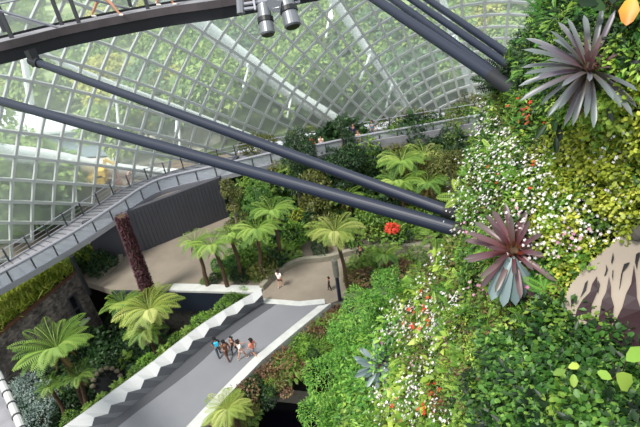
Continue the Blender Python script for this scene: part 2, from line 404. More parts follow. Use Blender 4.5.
# charcoal clad wall behind the plaza, beneath the raised walkway
g0, g1, g2 = W2(100, 262), W2(146, 249), W2(228, 216)
g3 = (g2[0]+1.5, g2[1]+4.)
wb = struct('wall_back', wallstrip([g0, g1, g2, g3], 0, 4.15, .4), MT['darkwall'])
cl = []
for i in range(26):
    t = i/25; p = np.array(g1)*(1-t)+np.array(g2)*t; d = unit(np.array(g2)-np.array(g1)); nn = np.array([d[1], -d[0]])*.22
    cl.append(bar([*(p+nn), .02], [*(p+nn), 4.1], .04, .04, (1, 0, 0)))
obj('panel_joint', merge(cl), MT['post'], wb)
# low kerbs of the planting beds
kb = catmull([np.array([*W2(*q), 0]) for q in ((262, 290), (275, 277), (298, 264), (328, 260), (352, 254), (385, 249), (430, 250))], 5)
struct('trim_4', wallstrip([k[:2] for k in kb], 0, .45, .35), MT['curb'])
kb2 = [W2(102, 277), W2(120, 262), W2(122, 258)]
struct('trim_5', wallstrip(kb2, 0, .4, .35), MT['curb'])

# ---- footbridge
CR = [(331, 303), (300, 328), (262, 360), (228, 395), (195, 427+6), (150, 478)]     # right coping, outer line
CI = [(318, 306), (290, 328), (253, 358), (221, 390), (186, 427), (135, 480)]
BL = [(264, 302), (237, 316), (213, 333), (190, 352), (163, 377), (118, 412), (82, 440), (10, 490)]
fb = thing('footbridge', 'grey paved footbridge crossing the planted pit with a faceted white parapet', 'bridge', P(230, 370, 0))
LA = [P(*q, 0) for q in [(258, 300), (210, 333), (163, 377), (82, 440), (10, 495)]]
LA = catmull(LA, 4); RA = [P(*q, 0) for q in [(325, 305), (280, 338), (240, 375), (190, 430), (143, 480)]]; RA = catmull(RA, 4)
obj('deck', strip([p+[0, 0, .03] for p in LA], [p+[0, 0, .03] for p in RA], .5), MT['asphalt'], fb)
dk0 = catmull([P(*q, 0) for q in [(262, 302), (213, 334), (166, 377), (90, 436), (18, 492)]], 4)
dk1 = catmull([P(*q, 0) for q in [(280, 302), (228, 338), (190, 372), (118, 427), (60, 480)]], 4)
obj('darker_deck_band', strip([p+[0, 0, .045] for p in dk0], [p+[0, 0, .045] for p in dk1], .03), MT['asphalt_dark'], fb)  # thin strip along the parapet side, darker grey than the deck
ci = [P(*q, .3) for q in CI]; cr = [P(*q, .3) for q in CR]
obj('kerb_coping', strip(ci, cr, 1.0), MT['offwhite'], fb)
th = [P(262, 303, .06), P(283, 304.5, .06), P(300, 306, .06), P(325, 303.5, .06)]; th2 = [p+np.array([0, .5, 0]) for p in th]
obj('threshold', strip(th2, th, .05), MT['offwhite'], fb)
# faceted parapet: inner base, zig-zag ridge, outer top line
OT = [(261, 289), (247, 296), (222, 311), (200, 325), (176, 343), (152, 362), (122, 384), (88, 409), (60, 429), (-5, 476)]
MD = [(266, 297), (248, 310), (231, 309), (209, 338), (193, 337), (171, 362), (150, 370), (130, 393), (104, 404), (85, 427), (20, 478)]
IB = [(264, 302), (237, 320), (213, 338), (190, 357), (163, 381), (128, 409), (95, 434), (30, 483)]
def along(line, t):
    pts = [np.array(q, float) for q in line]; l = np.cumsum([0]+[np.linalg.norm(pts[i+1]-pts[i]) for i in range(len(pts)-1)]); x = t*l[-1]
    return np.array([np.interp(x, l, [p[0] for p in pts]), np.interp(x, l, [p[1] for p in pts])])
NT = 30; ot, md, ib = [], [], []
for i in range(NT+1):
    t = i/NT; a_, b_ = along(OT, t), along(IB, t); hi = i % 2 == 0; f = .44 if hi else .66; m_ = a_*(1-f)+b_*f
    ot.append(P(a_[0], a_[1], 1.15)); md.append(P(m_[0], m_[1], 1.0 if hi else .68)); ib.append(P(b_[0], b_[1], .04))
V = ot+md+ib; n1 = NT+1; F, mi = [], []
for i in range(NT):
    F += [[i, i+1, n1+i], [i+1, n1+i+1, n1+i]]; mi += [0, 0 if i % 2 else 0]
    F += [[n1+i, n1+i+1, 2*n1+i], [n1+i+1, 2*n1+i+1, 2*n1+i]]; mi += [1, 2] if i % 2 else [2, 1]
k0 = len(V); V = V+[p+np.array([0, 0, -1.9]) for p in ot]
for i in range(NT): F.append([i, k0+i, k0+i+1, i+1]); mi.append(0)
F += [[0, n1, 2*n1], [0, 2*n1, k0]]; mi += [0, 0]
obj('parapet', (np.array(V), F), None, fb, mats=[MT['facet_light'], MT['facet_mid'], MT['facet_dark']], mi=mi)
obj('soffit', strip([p-[0, 0, .5] for p in LA], [p-[0, 0, .5] for p in RA], .7), MT['navy'], fb)

# ---- raised walkway curving along the glass
ZW = 4.0
NE = catmull([P(q[0], q[1]-float(np.interp(q[0], [83, 135], [8, 1])), ZW) for q in [(-60, 340), (-20, 310), (38, 277), (83, 250), (119, 221), (148, 199), (172, 189), (220, 178), (275, 165), (320, 157), (359, 149), (410, 140), (460, 131), (520, 121), (580, 112)]], 5)
FE = catmull([P(*q, ZW) for q in [(-60, 305), (-20, 279), (17, 257), (49, 237), (77, 219), (102, 203), (126, 188), (172, 172), (220, 160), (275, 149), (320, 141), (359, 134), (410, 125), (460, 117), (520, 107)]], 5)
n = min(len(NE), len(FE)); NE, FE = NE[:n], FE[:n]
wk = thing('raised_walkway', 'long grey raised walkway curving along the foot of the glass', 'walkway', P(100, 240, 0))
obj('deck', strip(FE, NE, .25), MT['deck'], wk)
bars = []
def resample(pts, step):
    pts = [np.asarray(p) for p in pts]; out = [pts[0]]; acc = 0
    for i in range(len(pts)-1):
        l = np.linalg.norm(pts[i+1]-pts[i]); t = step-acc
        while t <= l: out.append(pts[i]+(pts[i+1]-pts[i])*t/l); t += step
        acc = l-(t-step)
    return out
for i in range(2, n-1, 1):
    for s in (0,):
        a_, b_ = seg(FE[i-1], FE[i], s), seg(NE[i-1], NE[i], s)
        bars.append(bar(a_+[0, 0, .012], b_+[0, 0, .012], .05, .03))
obj('deck_joint', merge(bars), MT['post'], wk)
def offs(pts, o, dz=0):
    out = []
    for i, p in enumerate(pts):
        d = pts[min(i+1, len(pts)-1)]-pts[max(i-1, 0)]; d = unit(d); out.append(p+np.array([d[1]*o, -d[0]*o, dz]))
    return out
obj('near_fascia', wallstrip([p[:2] for p in offs(NE, .05)], ZW-.32, ZW+.12, .12), MT['rail'], wk)
obj('far_fascia', wallstrip([p[:2] for p in offs(FE, -.05)], ZW-.45, ZW+.08, .12), MT['rail'], wk)
obj('near_handrail', merge([tube(offs(NE, .0, 1.18), .1, 6), tube(offs(NE, .0, 1.05), .05, 6)]), MT['rail'], wk)
obj('far_handrail', merge([tube(offs(FE, .0, 1.1), .04, 6), tube(offs(FE, .0, .75), .022, 5), tube(offs(FE, .0, .4), .022, 5)]), MT['rail'], wk)
obj('near_glass_panel', wallstrip([p[:2] for p in offs(NE, .0)], ZW+.1, ZW+1.0, .03), MT['railglass'], wk)
for pts, o in ((NE, .08), (FE, -.02)):
    for p in resample(pts, 1.7):
        obj('post', bar(p+[0, 0, -.1], p+[0, 0, 1.2], .09, .09, (1, 0, 0)), MT['post'], wk)
for q in ((377, 160), (70, 262), (430, 150)):
    p = P(q[0], q[1]-8, ZW); obj('column', tube([[p[0], p[1], 0], [p[0], p[1], ZW-.25]], .16, 12), MT['steel_dark'], wk)
# concrete face of the far stretch
cf = [P(*q, ZW+.1)for q in [(359, 149), (385, 144), (410, 140), (435, 136), (460, 131), (520, 121)]]
obj('concrete_parapet', wallstrip([p[:2] for p in offs(cf, .18)], ZW-.4, ZW+.75, .15), MT['deck'], wk)
# stair flight under the far stretch
st = thing('metal_stair', 'dark metal stair flight beneath the far stretch of walkway', 'stairs', P(368, 178, 0))
s0 = P(352, 152, 3.6)-[0, .4, 0]; s1 = P(376, 172, 1.2)-[0, .2, 0]
for k in range(12):
    c_ = seg(s0, s1, k/11); obj('step', bar(c_+[0, -.6, 0], c_+[0, .6, 0], .3, .05), MT['deck'], st)
obj('stringer', merge([bar(s0+[0, -.6, 0], s1+[0, -.6, 0], .06, .3), bar(s0+[0, .6, 0], s1+[0, .6, 0], .06, .3)]), MT['steel_dark'], st)
obj('handrail', merge([tube([s0+[0, -.6, .9], s1+[0, -.6, .9]], .03, 6), tube([s0+[0, .6, .9], s1+[0, .6, .9]], .03, 6)]), MT['rail'], st)
# planter trellis along the far rail
# ---- walkway corner at bottom left, nearer
nw = thing('near_walkway', 'pale edge of a lower walkway with segmented white rail at the left', 'walkway', P(10, 420, 8))
z = 8.
q0 = [P(*q, z) for q in ((-22, 330), (-4, 366), (12, 400), (26, 432), (44, 476))]
q1 = [P(*q, z) for q in ((-60, 340), (-40, 376), (-24, 410), (-10, 442), (8, 486))]
q0, q1 = catmull(q0, 4), catmull(q1, 4)
obj('deck', strip(q1, q0, .3), MT['deck'], nw)
obj('rail_tube', tube(offs(q0, 0, .55), .15, 10), MT['offwhite'], nw)
for p in resample(offs(q0, 0, .55), .8): obj('clamp', tube([p-unit(q0[-1]-q0[0])*.03, p+unit(q0[-1]-q0[0])*.03], .19, 10), MT['post'], nw)
obj('side_panel', wallstrip([p[:2] for p in q0], z-.2, z+.4, .08), MT['railglass'], nw)

# ---- top walkway overhead with its beam
ZT = 21.3
T0 = [P(*q, ZT) for q in ((-70, 57), (-30, 50), (0, 44), (33, 36), (66, 28), (120, 17), (170, 8), (220, 1), (280, -10), (340, -21))]
T0 = catmull(T0, 4); T1 = offs(T0, -1.3)
tw = thing('high_walkway', 'dark steel high level walkway crossing the top left corner', 'walkway', T0[12]-[0, 0, .8])
obj('deck', strip(T1, T0, .06), MT['deck'], tw)
obj('fascia', wallstrip([p[:2] for p in offs(T0, .06)], ZT-.2, ZT+.06, .1), MT['fascia'], tw)
obj('beam', strip(offs(T0, -.02, -.2), offs(T0, -.5, -.2), .42), MT['steel_dark'], tw)
obj('beam_soffit', strip(offs(T0, -.5, -.1), offs(T0, -1.25, -.1), .3), MT['steel_dark'], tw)
obj('kick_plate', merge([bar(a+[0, 0, .04], b+[0, 0, .04], .06, .08) for a, b in zip(offs(T0, -1.25)[:-1], offs(T0, -1.25)[1:])]), MT['steel_dark'], tw)
obj('handrail', merge([tube(offs(T0, 0, 1.15), .03, 8), tube(offs(T0, -1.25, 1.15), .03, 8)]), MT['rail'], tw)
for q in ((12, 38, 0), (79, 23, 0), (148, 9, 0), (-50, 50, 0), (5, 32, 1), (62, 25, 1), (131, 7, 1), (200, -12, 1), (215, -2, 0)):
    p = P(q[0], q[1], ZT); obj('post', bar(p, p+np.array([0, 0, 1.15]), .1, .12), MT['post'], tw)
for a, b in (((-20, 5), (60, 28)), ((45, -12), (130, 9))):
    pa, pb = PD(a[0], a[1], 16), P(b[0], b[1], ZT)
    obj('brace_rod', tube([pa, pb], .05, 6), MT['rail'], tw)

# ---- spotlights under it
for (a, b, r, lab) in (((263, 4), (268, 35), .2, 'left grey spotlight hanging under the high walkway'), ((284, -8), (293, 27), .23, 'right grey spotlight hanging under the high walkway')):
    pa, pb = PD(*a, 13.2), PD(*b, 13.2); ax = unit(pb-pa)
    s = thing('spotlight', lab, 'spotlight', pb)
    Lq = np.linalg.norm(pb-pa)
    hs = obj('housing', tube([pa, pa+ax*.02, pb-ax*.04, pb], [r*.6, r*.8, r, r*.85], 20), MT['spot'], s, smooth=False)
    m_ = pa+ax*Lq*.45; obj('dark_band', tube([m_, m_+ax*.12], r*1.06, 20), MT['spot_black'], hs)
    m2 = pa+ax*Lq*.2; obj('yoke', merge([bar(m2+Rt*r*1.15, m2+Rt*r*1.15-ax*.5, .05, .1), bar(m2-Rt*r*1.15, m2-Rt*r*1.15-ax*.5, .05, .1), bar(m2+Rt*r*1.2-ax*.5, m2-Rt*r*1.2-ax*.5, .05, .1)]), MT['rail'], s)
    obj('lens', tube([pb+ax*.0, pb+ax*.015], r*.75, 20), MT['spot_black'], hs)
bk = thing('lamp_bracket', 'grey pipe bracket carrying the two spotlights', 'bracket', PD(262, 5, 13.2))
obj('pipe', merge([tube([PD(238, 10, 13.3), PD(300, 2, 13.3)], .045, 8), tube([PD(238, 5, 13.3), PD(300, -4, 13.3)], .045, 8)]), MT['rail'], bk)
obj('clamp', tube([PD(240, -2, 13.3), PD(241, 14, 13.3)], .11, 8), MT['spot'], bk)
obj('junction_box', merge([bar(PD(268, 3, 13.2), PD(282, 6, 13.2), .35, .3), bar(PD(276, -6, 13.2), PD(276, 10, 13.2), .25, .25)]), MT['spot'], bk)

# ---- round steel struts running into the planted wall
def strut(lab, a, b, da, db, r):
    pa, pb = PD(*a, da), PD(*b, db); pb2 = pb+unit(pb-pa)*.9
    s = thing('steel_strut', lab, 'strut', pb)
    obj('tube', tube([pa, pb2], r, 24), MT['tube'], s, smooth=False)
    ax = unit(pb-pa)
    obj('collar', tube([pb-ax*.15, pb+ax*.5], r*1.18, 24), MT['steel_dark'], s)
    return s, pa, pb, ax
s, pa, pb, ax = strut('blue-black steel tube from under the high walkway down to the planted wall', (36, 62), (452, 213), 15.2, 8.9, .115)
obj('end_bracket', merge([bar(pa-ax*.1+[0, 0, .35], pa+[0, 0, -.12], .22, .3), tube([pa-ax*.25, pa+ax*.2], .15, 16)]), MT['steel_dark'], s)
strut('blue-black steel tube crossing lowest, from the left edge to the planted wall', (-60, 84), (462, 231), 16, 8.6, .13)
strut('upper dark strut of the top right group, leftmost and thickest', (355, -14), (497, 80), 11.5, 8.2, .1)
strut('dark strut lying close beside the thickest one at top right', (372, -16), (499, 76), 12.2, 8.6, .08)
strut('middle dark strut of the top right group', (392, -14), (512, 68), 11.8, 8.4, .072)
strut('rightmost thin dark strut of the top right group', (408, -14), (512, 57), 12.0, 8.6, .072)

# ---- great glass shell: ellipsoid grid of steel bars and panes
EC = np.array([7., 8., 0.]); EA = np.array([42.5, 44.5, 52.])
def dome(px, py, s=1.):
    d = ray(px, py); A = EA*s; o = (CAMP-EC)/A; q = d/A
    a = q@q; b = 2*o@q; c = o@o-1; disc = b*b-4*a*c
    if disc < 0: return None
    return CAMP+d*((-b+math.sqrt(disc))/(2*a))
CX, CY = 505., 225.
betas = [-32.]
while betas[-1] < 122: betas.append(betas[-1]+2.15+.052*max(0, betas[-1]))
rads = [640.]
while rads[-1] > 62: rads.append(rads[-1]-(.033*rads[-1]+5.2))
nodes = {}
for i, be in enumerate(betas):
    for j, r in enumerate(rads):
        bb = R(be)+R(7)*math.sin(PI*min(1, max(0, (r-60)/560)))*math.sin(R(max(0, min(90, be*1.6))))
        p = dome(CX-r*math.cos(bb), CY-r*math.sin(bb)); nodes[i, j] = p
win1 = None
gV, gF, idx = [], [], {}
def ok(p): return p is not None and p[2] > 1.6 and p[1] > 2
for k, p in nodes.items():
    if ok(p): idx[k] = len(gV); gV.append(EC+(p-EC)*1.004)
for i in range(len(betas)-1):
    for j in range(len(rads)-1):
        q = [(i, j), (i+1, j), (i+1, j+1), (i, j+1)]
        if all(x in idx for x in q): gF.append([idx[x] for x in q])
win1 = struct('window_1', (np.array(gV), gF), MT['glass'])
bars = []
for i in range(len(betas)):
    for j in range(len(rads)):
        if (i, j) not in idx: continue
        a_ = nodes[i, j]; nrm = unit((a_-EC)/EA**2)
        for q, w in (((i+1, j), .2), ((i, j+1), .23)):
            if q in idx: bars.append(bar(a_, nodes[q], w, .34 if w > .21 else .26, nrm))
obj('glazing_bar_grid', merge(bars), MT['grid'], win1)
# outer arches standing beyond the panes
def arch(lab, px, r, s=1.07, ties=()):
    pts = catmull([dome(*q, s) for q in px], 8)
    a = thing('steel_arch', lab, 'arch', pts[-1])
    obj('arch_tube', tube(pts, r, 14), MT['white'], a, smooth=True)
    for (u, v, w) in ties:
        pa = dome(*u, s)
        for q in (v, w): obj('tie_strut', tube([pa, dome(*q, 1.01)], .13, 8), MT['white'], a)
    return a
arch('broad white arch band outside the glass at the far left', [(-80, 138), (0, 152), (50, 158), (100, 168), (140, 173), (185, 176)], .75, 1.07, [((74, 162), (70, 160), (76, 204))])
arch('slim white arch rising behind the two long struts', [(40, 50), (62, 63), (120, 86), (170, 104), (232, 128), (290, 150)], .2, 1.05, [((115, 84), (112, 106), (119, 132)), ((178, 108), (176, 132), (180, 150))])
arch('thick white arch slanting down through the centre of the glass', [(120, -40), (170, 0), (212, 33), (250, 62), (290, 92), (338, 122)], .75, 1.06, [((250, 62), (247, 66), (243, 88)), ((292, 94), (291, 96), (287, 118))])
arch('tall white arch right of centre on the glass', [(296, -50), (328, -8), (362, 42), (392, 84), (414, 118)], .45, 1.06, [((331, 4), (332, 20), (326, 38)), ((372, 50), (367, 52), (360, 80)), ((392, 84), (392, 88), (386, 108))])
arch('mottled white arch at the upper right beside the planted wall', [(428, -50), (448, 20), (462, 60), (474, 100), (480, 118)], .4, 1.06, [((455, 35), (450, 40), (462, 62))])
sd = thing('steel_mast', 'slim white mast outside the glass at the left', 'mast', dome(30, 110, 1.2))
obj('pole', tube([dome(24, 58, 1.06), dome(31, 104, 1.06)], .28, 10), MT['white'], sd)

# ---- outside
struct('outdoor_ground', prism([(-400, 40), (-60, 30), (-37, 22), (-36, 40), (-20, 55), (0, 60), (25, 60), (50, 50), (400, 40), (400, 700), (-400, 700)], -1.2, -.4), MT['lawn'])
def pad(name, px, z, mat, h=.3, **k): return struct(name, prism([W2(*q, z) for q in px], z-h, z), MT[mat])
pad('outdoor_road', [(-60, 120), (60, 148), (200, 150), (230, 138), (200, 128), (60, 132), (-60, 108)], -.25, 'road')
pad('outdoor_path', [(-60, 140), (60, 148), (140, 150), (185, 172), (130, 182), (60, 172), (-60, 168)], -.3, 'road')
pad('outdoor_terrace', [(215, 16), (270, 10), (340, 20), (342, 8), (270, 0), (215, 8)], -.28, 'road')
pad('outdoor_yard', [(415, 96), (470, 100), (520, 112), (540, 96), (480, 80), (420, 84)], -.28, 'road')
b1 = thing('outdoor_pavilion', 'low building with a broad white roof beyond the glass at left', 'building', P(60, 130, 0))
obj('roof', prism([W2(*q, 4) for q in ((-40, 100), (40, 117), (145, 119), (105, 128), (30, 134), (-40, 140))], 3.8, 4.1), MT['roofwhite'], b1)
obj('wall', prism([W2(*q, 4) for q in ((-30, 104), (40, 120), (130, 121), (100, 126), (30, 131), (-30, 136))], 0, 3.8), MT['shallow'], b1)
b2 = thing('outdoor_kiosk', 'small beige building beyond the glass above the bend', 'building', P(165, 145, 0))
obj('wall', prism([W2(*q, 2) for q in ((160, 118), (195, 110), (205, 120), (170, 130))], -.3, 2), MT['road'], b2)
obj('roof', prism([W2(*q, 2) for q in ((156, 117), (196, 108), (209, 120), (169, 132))], 2, 2.25), MT['roofwhite'], b2)
b3 = thing('outdoor_canopy', 'long white canopy outside near the top left', 'canopy', P(90, 50, 0))
obj('roof', prism([W2(*q, 4) for q in ((55, 56), (112, 45), (112, 49), (56, 60))], 3.7, 4.1), MT['roofwhite'], b3)
for q in ((60, 57), (85, 53), (108, 48)):
    p = P(*q, 4); obj('post', tube([[p[0], p[1], -.5], [p[0], p[1], 3.7]], .2, 8), MT['white'], b3)
dg = thing('yellow_digger', 'yellow machine with orange panels outside the glass at left', 'machine', P(106, 193, -.3))
MT['yel'] = plain('machine_yellow', '#e8c05c', .5); MT['org'] = plain('machine_orange', '#e0a890', .6); MT['redc'] = plain('red_cloth', '#a8343a', .8)
p = dome(101, 178, 1.03); obj('body', merge([bar(p+[-1.1, 0, 0], p+[.4, 0, 0], 1.0, .9), bar(p+[-.2, 0, .6], p+[.7, 0, .6], 1., .7)]), MT['yel'], dg)
obj('arm', merge([bar(p+[.6, 0, .6], p+[1.0, 0, 1.8], .25, .25), bar(p+[1.0, 0, 1.8], p+[1.7, 0, 1.2], .2, .2)]), MT['yel'], dg)
obj('track', merge([bar(p+[-1.1, -.4, -.7], p+[.7, -.4, -.7], .3, .4), bar(p+[-1.1, .4, -.7], p+[.7, .4, -.7], .3, .4)]), MT['post'], dg)
q = dome(118, 182, 1.03)
for nm, lab, q_, w, h in (('orange_barrier', 'orange barrier panel outside the glass beside the yellow machine', q, 1.4, 2.), ('orange_barrier', 'smaller yellow and orange panel outside nearest the walkway bend', dome(130, 178, 1.03), 1.0, 1.2)):
    t_ = thing(nm, lab, 'barrier', q_-[0, 0, h/2]); obj('panel', bar(q_-[0, 0, h/2], q_+[0, 0, h/2], w, .15), MT['org'], t_)
    obj('foot', bar(q_-[w/2, 0, h/2], q_+[w/2, 0, -h/2], .3, .1), MT['post'], t_)
# crag of the planted wall is in the next part
# ================================================================== PLANTED CRAG
CP = [(590,50,5.0),(700,0,4.2),(548,-20,7.5),(508,75,9.2),(540,60,6.8),(515,245,6.3),(462,200,8.4),(478,150,8.8),(458,225,8.3),(440,245,10),(402,275,14),(358,312,19),(337,350,23),(322,400,23),(380,365,13.5),
      (450,330,8.5),(500,400,5.6),(600,400,4.6),(640,300,5.2),(560,290,5.8),(640,150,4.8),(560,150,6),(400,425,11),(330,440,21),(700,427,4),(420,300,11),(780,250,4),(560,560,4.4),(300,560,17),(560,-110,7.5),(780,-100,3.6),(430,520,8)]
cp = np.array(CP, float)
def tps_fit(p):
    n = len(p); x = p[:, :2]/100; d = np.linalg.norm(x[:, None]-x[None], axis=2); K = np.where(d > 0, d*d*np.log(d+1e-9), 0)+np.eye(n)*.02
    A = np.block([[K, np.ones((n, 1)), x], [np.ones((1, n)), np.zeros((1, 3))], [x.T, np.zeros((2, 3))]])
    return x, np.linalg.solve(A, np.concatenate([np.log(p[:, 2]), np.zeros(3)]))
TX, TWt = tps_fit(cp)
def mdepth(px, py):
    q = np.array([px, py])/100; d = np.linalg.norm(TX-q, axis=1); K = np.where(d > 0, d*d*np.log(d+1e-9), 0)
    n = len(TX); return math.exp(K@TWt[:n]+TWt[n]+q@TWt[n+1:])
OUT = [(-120, 590), (-40, 560), (0, 545), (40, 522), (75, 508), (90, 495), (120, 487), (150, 478), (180, 468), (215, 468), (235, 466), (250, 455), (270, 430), (300, 402), (325, 380), (345, 366), (375, 354), (400, 348), (427, 336), (480, 315), (560, 300)]
def outx(py): return float(np.interp(py, [o[0] for o in OUT], [o[1] for o in OUT]))
def wob(p): return math.sin(p[0]*2.1+p[2]*1.3)*math.cos(p[1]*1.7-p[2]*2.3)*.5+math.sin(p[0]*5+p[1]*4+p[2]*6)*.2
rows = np.linspace(-120, 560, 120); cols = 90
MV, pid = [], {}
back_n = 5
for i, py in enumerate(rows):
    x0 = outx(py); 
    for j in range(cols+back_n):
        if j < back_n:
            k = back_n-j; p = PD(x0+10*k, py, mdepth(x0, py)*(1+.14*k)); p = p-np.array([0, 0, .0])
        else:
            t = (j-back_n)/(cols-1); px = x0+(790-x0)*t; dp = mdepth(px, py); p = PD(px, py, dp); p = p+unit(CAMP-p)*wob(p)*.018*dp
        MV.append(p)
MV = np.array(MV); W_ = cols+back_n; MF = []
for i in range(len(rows)-1):
    for j in range(W_-1): MF.append([i*W_+j, (i+1)*W_+j, (i+1)*W_+j+1, i*W_+j+1])
struct('planted_crag', (MV, MF), MT['soil'], smooth=True)
# surface samples, by area
Fq = np.array(MF); a_, b_, c_, d_ = (MV[Fq[:, k]] for k in range(4))
cn = np.cross(c_-a_, d_-b_); area = np.linalg.norm(cn, axis=1)/2; nrm = cn/(2*area[:, None]+1e-12); cen = (a_+b_+c_+d_)/4
sgn = np.sign(((CAMP-cen)*nrm).sum(1)); nrm = nrm*sgn[:, None]
pr = np.array([proj(c) for c in cen]); jj = np.tile(np.arange(W_-1), len(rows)-1)
vis = (pr[:, 0] > 250) & (pr[:, 0] < 690) & (pr[:, 1] > -45) & (pr[:, 1] < 470) & (jj >= back_n-1)
PANEL = [(566, 300), (570, 287), (582, 271), (594, 264), (610, 250), (624, 239), (645, 228), (700, 218), (700, 352), (640, 338), (612, 324), (590, 310), (572, 304)]
def crag_samples(n, region=None, wfun=None):
    wv = area*vis
    if wfun is not None: wv = wv*wfun
    if region is not None: wv = wv*np.array([inpoly(x[0], x[1], region) for x in pr])
    f = rng.choice(len(Fq), size=n, p=wv/wv.sum()); u, v = rng.random(n)[:, None], rng.random(n)[:, None]
    p = a_[f]*(1-u)*(1-v)+b_[f]*u*(1-v)+c_[f]*u*v+d_[f]*(1-u)*v
    q = np.array([proj(x) for x in p]); keep = np.array([not inpoly(x[0], x[1], PANEL) and (region is None or inpoly(x[0], x[1], region)) for x in q])
    return p[keep], nrm[f][keep], q[keep]
# species by stretch of the crag
REG = [  # polygon, [(leaf key, template, leaf size, mound radius, flower key, flower density)]
 ('wall_top', [(500,-60),(700,-60),(700,40),(640,60),(560,110),(510,80)], [('dark','leaf',.07,.2),('dark','narrow',.08,.22),('feather','fern',.13,.2),('dark','round',.06,.2),('mid','leaf',.05,.2)]),  # shaded recess at the top is painted in with darker leaves
 ('yellow_patch', [(560,140),(600,125),(700,100),(700,240),(600,255),(590,200)], [('yellow','round',.045,.2),('yellow','round',.045,.2),('mid','round',.04,.18)]),
 ('right_mid', [(540,90),(700,40),(700,130),(560,150)], [('lime','round',.045,.2),('bright','leaf',.06,.2),('yellow','round',.045,.18)]),
 ('pale_yellow', [(525,165),(600,160),(600,290),(540,285)], [('lime','round',.045,.18),('yellow','round',.04,.18),('bright','leaf',.05,.18)]),
 ('bottom_right', [(560,300),(700,300),(700,480),(480,480),(480,400),(500,345)], [('round','round',.062,.24),('round','round',.06,.22),('mid','round',.055,.22),('dark','leaf',.1,.25),('round','leaf',.07,.2)]),
 ('bottom_mid', [(440,260),(560,290),(560,345),(500,400),(440,427)], [('mid','leaf',.07,.2),('bright','fern',.16,.2),('mid','round',.05,.2),('olive','leaf',.06,.2),('bronze','narrow',.07,.2),('lime','leaf',.05,.2)]),
 ('far_left', [(290,440),(330,360),(350,310),(400,280),(402,330),(380,427),(380,480),(280,480)], [('feather','leaf',.10,.5),('feather','narrow',.12,.4),('bright','leaf',.09,.4),('mid','leaf',.09,.4),('lime','narrow',.12,.3),('olive','narrow',.1,.3)]),
 ('lower_mid', [(380,270),(450,240),(450,427),(440,480),(370,480)], [('mid','narrow',.09,.3),('bright','leaf',.07,.3),('lime','leaf',.08,.25),('lime','wide',.15,.25),('olive','narrow',.09,.3),('olive','leaf',.07,.25),('bronze','leaf',.06,.2),('bright','fern',.2,.25)]),
 ('rest', None, [('mid','leaf',.065,.22),('bright','leaf',.06,.22),('mid','round',.05,.2),('bright','fern',.16,.2),('feather','narrow',.09,.22),('dark','leaf',.07,.2),('olive','leaf',.06,.2),('lime','round',.045,.16)]),
]
TP = {'leaf': T_LEAF, 'round': T_ROUND, 'narrow': T_NARROW, 'wide': T_WIDE, 'fern': tpl_frond(9, .2, .3, .9, .1)}
def region_of(x, y):
    for k, (nm, poly, sp) in enumerate(REG):
        if poly is None or inpoly(x, y, poly): return k
clouds = {}
def cl_for(key):
    if key not in clouds: clouds[key] = Cloud()
    return clouds[key]
NCL = 3100
cp_, cn_, cq_ = crag_samples(NCL, wfun=1/np.maximum(pr[:, 2], 4.)**1.35)
mounds = []
for p, n_, q in zip(cp_, cn_, cq_):
    k = region_of(q[0]+rng.normal()*9, q[1]+rng.normal()*9); sp = REG[k][2]; key, tp, sz, rad = sp[rng.integers(len(sp))]
    sc_ = max(1., q[2]/8)**.75; rad = rad*sc_*(.7+.6*rng.random()); sz = sz*sc_
    N = int(min(200, max(26, 1.55*(rad/sz)**2*2.6))); 
    if tp == 'fern': N = int(N*.35)+10
    v = unit(n_*.9+rng.normal(size=(N, 3))*.75+np.array([0, 0, .25])); v = np.where(((v@n_) < -.1)[:, None], -v, v)
    rr = rad*(.5+.5*rng.random(N)**.5)
    pos = p-n_*rad*.1+v*rr[:, None]*[1, 1, .9]
    d = unit(v*.6+rng.normal(size=(N, 3))*.5+np.array([0, 0, -.25])); up = unit(v+np.array([0, 0, .9])+rng.normal(size=(N, 3))*.3)
    cl_for(key).add(TP[tp], pos, d, up, sz*(.6+.8*rng.random(N)), rng.random()*.6+.2+rng.normal(size=N)*.2)
    mounds.append((p, n_, q, rad, k))
STUFF = {'mid': ('small_leaf_groundcover', 'mid-green small-leaved plants covering much of the steep planted wall', 'groundcover'),
 'bright': ('bright_groundcover', 'fresh bright-green foliage patches filling the planted wall', 'groundcover'),
 'dark': ('dark_foliage', 'dark green glossy foliage of the planted wall, its dark tone painting shade at the top', 'foliage'),
 'round': ('round_leaf_groundcover', 'soft round-leaved plants spreading over the bottom right of the planted wall', 'groundcover'),
 'yellow': ('golden_groundcover', 'golden yellow tiny-leaved cushion above the cream panel at right', 'groundcover'),
 'lime': ('lime_groundcover', 'lime green small-leaved foliage beside the golden cushion on the wall', 'groundcover'),
 'feather': ('feathery_foliage', 'feathery light-green foliage at the lower left of the planted wall', 'foliage'),
 'bronze': ('bronze_foliage', 'brownish bronze foliage bits through the lower middle of the planted wall', 'foliage'),
 'olive': ('olive_foliage', 'dull olive foliage between greener plants on the planted wall', 'foliage')}
